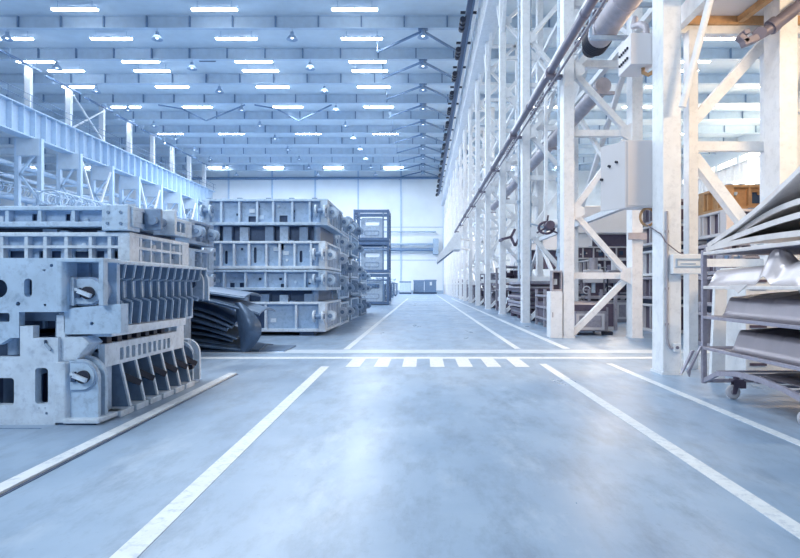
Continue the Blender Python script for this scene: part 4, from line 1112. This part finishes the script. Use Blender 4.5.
# ------------------------------------------------------------------ rack of pressed panels
RX0, RX1, RY0, RY1 = 3.24, 4.85, 4.72, 6.92
r = thing('panel_rack', ((RX0 + RX1) / 2, (RY0 + RY1) / 2, 0), 'grey wheeled rack loaded with pressed car panels at the right edge', 'rack')
for x in (RX0, RX1):
    for y in (RY0, RY1):
        MB().box(x - .025, x + .025, y - .025, y + .025, .13, 1.66).build('post', RACK, r, bevel=.004)
SH = {1: 1.64, 2: 1.25, 3: .91, 4: .555}
for k, z in SH.items():
    mb = MB()
    for x in (RX0, RX1): mb.box(x - .02, x + .02, RY0, RY1, z - .035, z)
    for y in (RY0, RY1): mb.box(RX0, RX1, y - .02, y + .02, z - .035, z)
    mb.build('shelf_frame', RACK if k > 2 else PANEL, r, bevel=.004)
    for j in range(11):
        y = RY0 + .1 + (RY1 - RY0 - .2) * j / 10
        MB().box(RX0, RX1, y - .03, y + .03, z - .03, z - .008).build('slat', RACK, r)
for x in (RX0, RX1):          # arched bottom rail
    pts = [(x, RY1 + .02, .15), (x, RY1 - .16, .22), (x, RY1 - .32, .285), (x, 6.2, .34), (x, 5.8, .35), (x, 5.4, .325), (x, 5.1, .28), (x, RY0 - .02, .19)]
    mb = MB()
    for p, q in zip(pts, pts[1:]): mb.bar(p, q, .035, .05)
    mb.build('arched_rail', RACK, r)
for j in range(7):
    y = 5.1 + 1.5 * j / 6
    MB().box(RX0, RX1, y - .025, y + .025, .30, .32).build('slat', RACK, r)
MB().box(RX0, RX1, RY1 - .02, RY1 + .02, .14, .18).build('end_rail', RACK, r)
for (p, q) in (((RX0 - .02, RY1 + .05, .56), (3.24, 7.3, .28)), ((RX0 + .03, RY1 + .05, .50), (3.22, 7.36, .2))): pass
MB().prism([(3.05, .26), (3.2, .55), (RX0 - .02, .56), (3.09, .28), (3.075, .2)], 'y', RY1 - .01, RY1 + .03).build('tow_bracket', RACK, r)
MB().prism([(3.0, .22), (3.03, .25), (3.16, .50), (3.13, .50)], 'y', RY1 + .05, RY1 + .1).build('tow_bracket', RACK, r)
for (x, y) in ((3.43, 6.64), (3.40, 5.32), (4.65, 6.64), (4.65, 5.32)):
    w = MB().lathe([(.03, -.022), (.06, -.022), (.076, -.016), (.078, 0), (.076, .016), (.06, .022), (.03, .022)], (x, y, .078), 20, 'y').build('caster_wheel', RUBBER, r)
    MB().tube((x, y - .028, .078), (x, y + .028, .078), .034, 14).build('wheel_hub', MACH, w)
    mb = MB()
    for s in (-1, 1): mb.prism([(x - .02, .06), (x + .02, .06), (x + .07, .2), (x + .0, .2)], 'y', y + s * .033 - .004, y + s * .033 + .004)
    mb.box(x - .02, x + .10, y - .05, y + .05, .2, .22)
    mb.tube((x + .035, y, .22), (x + .035, y, .30), .03, 10)
    mb.box(x + .07, x + .13, y - .035, y + .035, .12, .2)
    mb.build('caster_fork', MACHD, r)


def sstep(a, b, x):
    t = max(0, min(1, (x - a) / (b - a))); return t * t * (3 - 2 * t)
def pan(x0, x1, y0, y1, z0, H, label, mat, ridges):
    def fn(u, v):
        x, y = x0 + (x1 - x0) * u, y0 + (y1 - y0) * v
        rc = .15
        dx, dy = min(x - x0, x1 - x), min(y - y0, y1 - y)
        if dx < rc and dy < rc: d = rc - math.hypot(rc - dx, rc - dy)
        else: d = min(dx, dy)
        h = H * sstep(.015, .11, d) * (.84 + .16 * sstep(.08, .4, d))
        h += .03 * sstep(.3, .6, d)
        for ry in ridges: h -= .010 * math.exp(-((y - ry) / .025) ** 2) * sstep(.03, .12, d)
        return (x, y, z0 + max(h, 0))
    o = MB().grid(fn, 60, 90, .006).build('pressed_pan', mat)
    return tag(o, label, 'pressed panel', 'pressed pans on the rack')
pan(RX0 + .03, 4.75, 4.75, 6.72, SH[3] + .006, .255, 'dark grey pressed pan on the third shelf of the rack', PAN, (5.75, 6.2))
pan(RX0 + .03, 4.75, 4.75, 6.52, SH[4] + .006, .262, 'dark grey pressed pan on the fourth shelf of the rack, nearer the floor', PAN, (5.6, 6.05))
def fl(u, v):
    x, y = 3.30 + 1.4 * u, 4.76 + 1.1 * v
    return (x, y, .37 + .02 * math.sin(v * 9) * u + .03 * sstep(.0, .1, u))
tag(MB().grid(fl, 16, 20, .006).build('car_panel', PAN), 'flat pressed panel on the bottom rails of the rack', 'pressed panel')
tag(MB().prism([(3.28, .58 + 0), (3.6, .58), (3.6, .62), (3.28, .60)], 'y', 4.8, 5.15).build('steel_offcut', PANEL), 'small pale offcut sticking out at the fourth shelf', 'offcut') if False else None


def side_panel(u, v):
    x, y = RX0 + 1.3 * u, 4.75 + 2.12 * v
    h = .17 * sstep(.02, .10, u) + .02 * sstep(.0, .02, u) + .05 * sstep(.1, .5, u) - .02 * sstep(.6, 1, v)
    h += .03 * (math.exp(-((u - .05) / .012) ** 2))
    bx, by = (x - (RX0 + .14)) / .16, (y - 5.72) / .13
    h += .15 * math.exp(-(bx * bx + by * by) ** 2)
    bx, by = (x - (RX0 + .3)) / .2, (y - 5.3) / .18
    h += .05 * math.exp(-(bx * bx + by * by) ** 2)
    h -= .07 * math.exp(-(((y - 5.08) / .12) ** 4)) * (1 - sstep(.3, .6, u))
    return (x, y, SH[2] + .01 + h)
o = MB().grid(side_panel, 50, 110, .008).build('car_panel', PANEL2)
MB().prism([(6.30, SH[2] + .012), (5.95, SH[2] + .012), (6.12, SH[2] - .075)], 'x', RX0 - .028, RX0 - .022).build('folded_tab', PANEL, o)
tag(o, 'bright pressed floor panel with a round bulge on the second shelf of the rack', 'pressed panel')
# hood panels leaning on the top shelf
def hood(ya, za, yb, zb, x0, x1, crown, label, mat, th=.02, seed=0):
    def fn(u, v):
        x = x0 + (x1 - x0) * u
        y = ya + (yb - ya) * v
        z = za + (zb - za) * v + crown * math.sin(PI * v) + .06 * math.sin(PI * u)
        return (x, y, z)
    o = MB().grid(fn, 16, 24, th).build('hood_panel', mat)
    e = MB()
    for k in range(24):
        a, b = Vector(fn(0, k / 24)), Vector(fn(0, (k + 1) / 24))
        e.bar(a + Vector((0, 0, -.03)), b + Vector((0, 0, -.03)), .02, .05)
    e.build('folded_edge', mat, o)
    return tag(o, label, 'hood panel', 'hood panels on the top of the rack')
hood(6.9, 1.70, 4.75, 1.72, RX0 + .02, 4.7, .03, 'lowest hood panel lying flat on top of the rack', PANEL)
hood(6.75, 1.735, 4.75, 1.92, RX0 + .04, 4.7, .03, 'second hood panel from the bottom on top of the rack', PANEL, .02)
hood(6.5, 1.79, 4.75, 2.02, RX0 + .10, 4.7, .10, 'third hood panel from the bottom, arched, on top of the rack', PANEL, .025)
hood(6.88, 1.745, 4.9, 2.42, RX0 + .03, 4.7, -.06, 'uppermost hood panel leaning steeply above the rack', PANEL, .03)

# ------------------------------------------------------------------ floor markings and curb
def strip(name, x0, x1, y0, y1, label, cat='floor marking', group=None, mat=LINE, z=.004):
    return tag(MB().box(x0, x1, y0, y1, 0, z).build(name, mat), label, cat, group)
tag(MB().prism([(-1.405, 1.2), (-1.28, 1.2), (-1.455, 9.3), (-1.58, 9.3)], 'z', 0, .004).build('aisle_line', LINE), 'long white floor line on the left of the near aisle', 'floor marking')
strip('aisle_line', 1.86, 1.975, 1.2, 9.62, 'long white floor line on the right of the near aisle')
strip('aisle_line', 2.94, 3.04, 3.2, 9.65, 'thinner white floor line beside the panel rack')
strip('aisle_line', -1.57, -1.45, 11.8, 60, 'white floor line on the left of the far aisle', z=.004)
strip('aisle_line', 1.82, 1.94, 11.9, 96, 'white floor line on the right of the far aisle')
strip('aisle_line', 2.78, 2.93, 11.9, 60, 'white floor line at the foot of the far white columns')
strip('cross_line', -4.2, 4.4, 10.28, 10.55, 'white line running across the aisle along the crossing stripes')
strip('cross_line', -4.4, 6.4, 11.15, 11.72, 'broad pale band across the aisle behind the crossing', mat=paint('worn_pale_floor_band', (.52, .64, .77), .4, 0, (.36, .47, .62), .7, 6, 0, .05))
strip('floor_joint', -4.6, 6.6, 11.72, 11.78, 'dark joint line across the aisle behind the pale band', mat=TRIMM)
strip('floor_joint', -4.6, 6.6, 11.0, 11.04, 'thin dark joint line in front of the pale band', mat=TRIMM)
for i in range(7):
    x = -1.2 + .438 * i
    strip('crossing_stripe', x, x + .22, 9.25, 10.28, 'white crossing stripe on the floor, %s from the left' % ORD[i], group='crossing stripes')
for i in range(5):
    strip('floor_joint', -.9 + 0 * i, 1.7, 30 + 9 * i, 30.05 + 9 * i, 'faint joint across the far aisle, %s from the camera' % ORD[i], 'floor marking', 'far floor joints', TRIMM)
r = thing('floor_curb', (-2.62, 5.5, 0), 'low pale metal strip on the floor in front of the left dies', 'floor strip')
MB().prism([(-2.60, 2.0), (-2.49, 2.0), (-2.64, 8.5), (-2.75, 8.5)], 'z', 0, .02).build('strip', LINE, r, bevel=.003)
MB().prism([(-2.487, 2.0), (-2.462, 2.0), (-2.615, 8.5), (-2.637, 8.5)], 'z', 0, .005).build('groove', DARK, r)
strip('floor_joint', -6, -3.35, 5.25, 5.27, 'dark floor crack under the front left die', mat=MIDB)

# ------------------------------------------------------------------ light
w = bpy.data.worlds.new('World'); scene.world = w; w.use_nodes = True
bg = w.node_tree.nodes['Background']
bg.inputs['Color'].default_value = (.72, .85, 1.0, 1); bg.inputs['Strength'].default_value = .27


def area(name, loc, target, sx, sy, energy, color):
    l = bpy.data.lights.new(name, 'AREA'); l.shape = 'RECTANGLE'; l.size = sx; l.size_y = sy; l.energy = energy; l.color = color
    o = bpy.data.objects.new(name, l); COL.objects.link(o); o.location = loc
    d = Vector(target) - Vector(loc); o.rotation_euler = d.to_track_quat('-Z', 'Y').to_euler()
    return o
# rows of ceiling lamps, summed into long soft lights at the height of the fixtures
for (x, y, e) in ((-10, 28, 2500), (-22, 42, 1300), (-10, 58, 2600), (-10, 82, 4000), (-25, 80, 3000), (-48, 62, 1300)):
    area('hall_row_or_added_light', (x, y, 19.6), (x, y, 0), 8, 18, e, (.89, .95, 1.0))
area('hall_row_or_added_light', (-9, -4, 10), (-3.5, 8, .8), 5, 4, 950, (.89, .95, 1.0))  # added key light behind the camera, aimed at the front dies
area('hall_row_or_added_light', (-7, 9.5, 15), (-4, 15.5, 1), 5, 8, 1300, (.89, .95, 1.0))  # added light tilted onto the fronts of the tall stack
for (x, y, e) in ((18, 42, 3600), (20, 70, 4600)):
    area('right_hall_lamp_row', (x, y, 19.6), (x, y, 0), 8, 18, e, (1.0, .80, .58))
area('window_daylight', (40, 70, 15.5), (8, 14, 2), 6, 26, 9000, (1.0, .72, .42))
area('added_warm_fill', (6.2, 4.4, 4.9), (5.2, 9.5, 2.6), 1.6, .4, 150, (1.0, .70, .40))  # added warm light on rack and frame, no fixture stands here
area('added_warm_backlight', (8.0, 11.3, 5.6), (5.0, 7.0, 1.7), 1.0, 1.0, 420, (1.0, .58, .26))  # added unseen light that warms the rack from behind

# ------------------------------------------------------------------ camera
cam = bpy.data.cameras.new('camera'); co = bpy.data.objects.new('camera', cam); COL.objects.link(co)
co.location = (0, 0, CH); co.rotation_euler = (PI / 2, 0, 0)
cam.sensor_width = 36; cam.lens = 36 * FPX / 800
cam.shift_x = -(VX - 400) / 800; cam.shift_y = (VY - 279) / 800
cam.clip_start = .05; cam.clip_end = 500
scene.camera = co
vs = scene.view_settings
vs.view_transform = 'Standard'; vs.look = 'None'; vs.gamma = 1; vs.use_curve_mapping = False
vs.exposure = .38
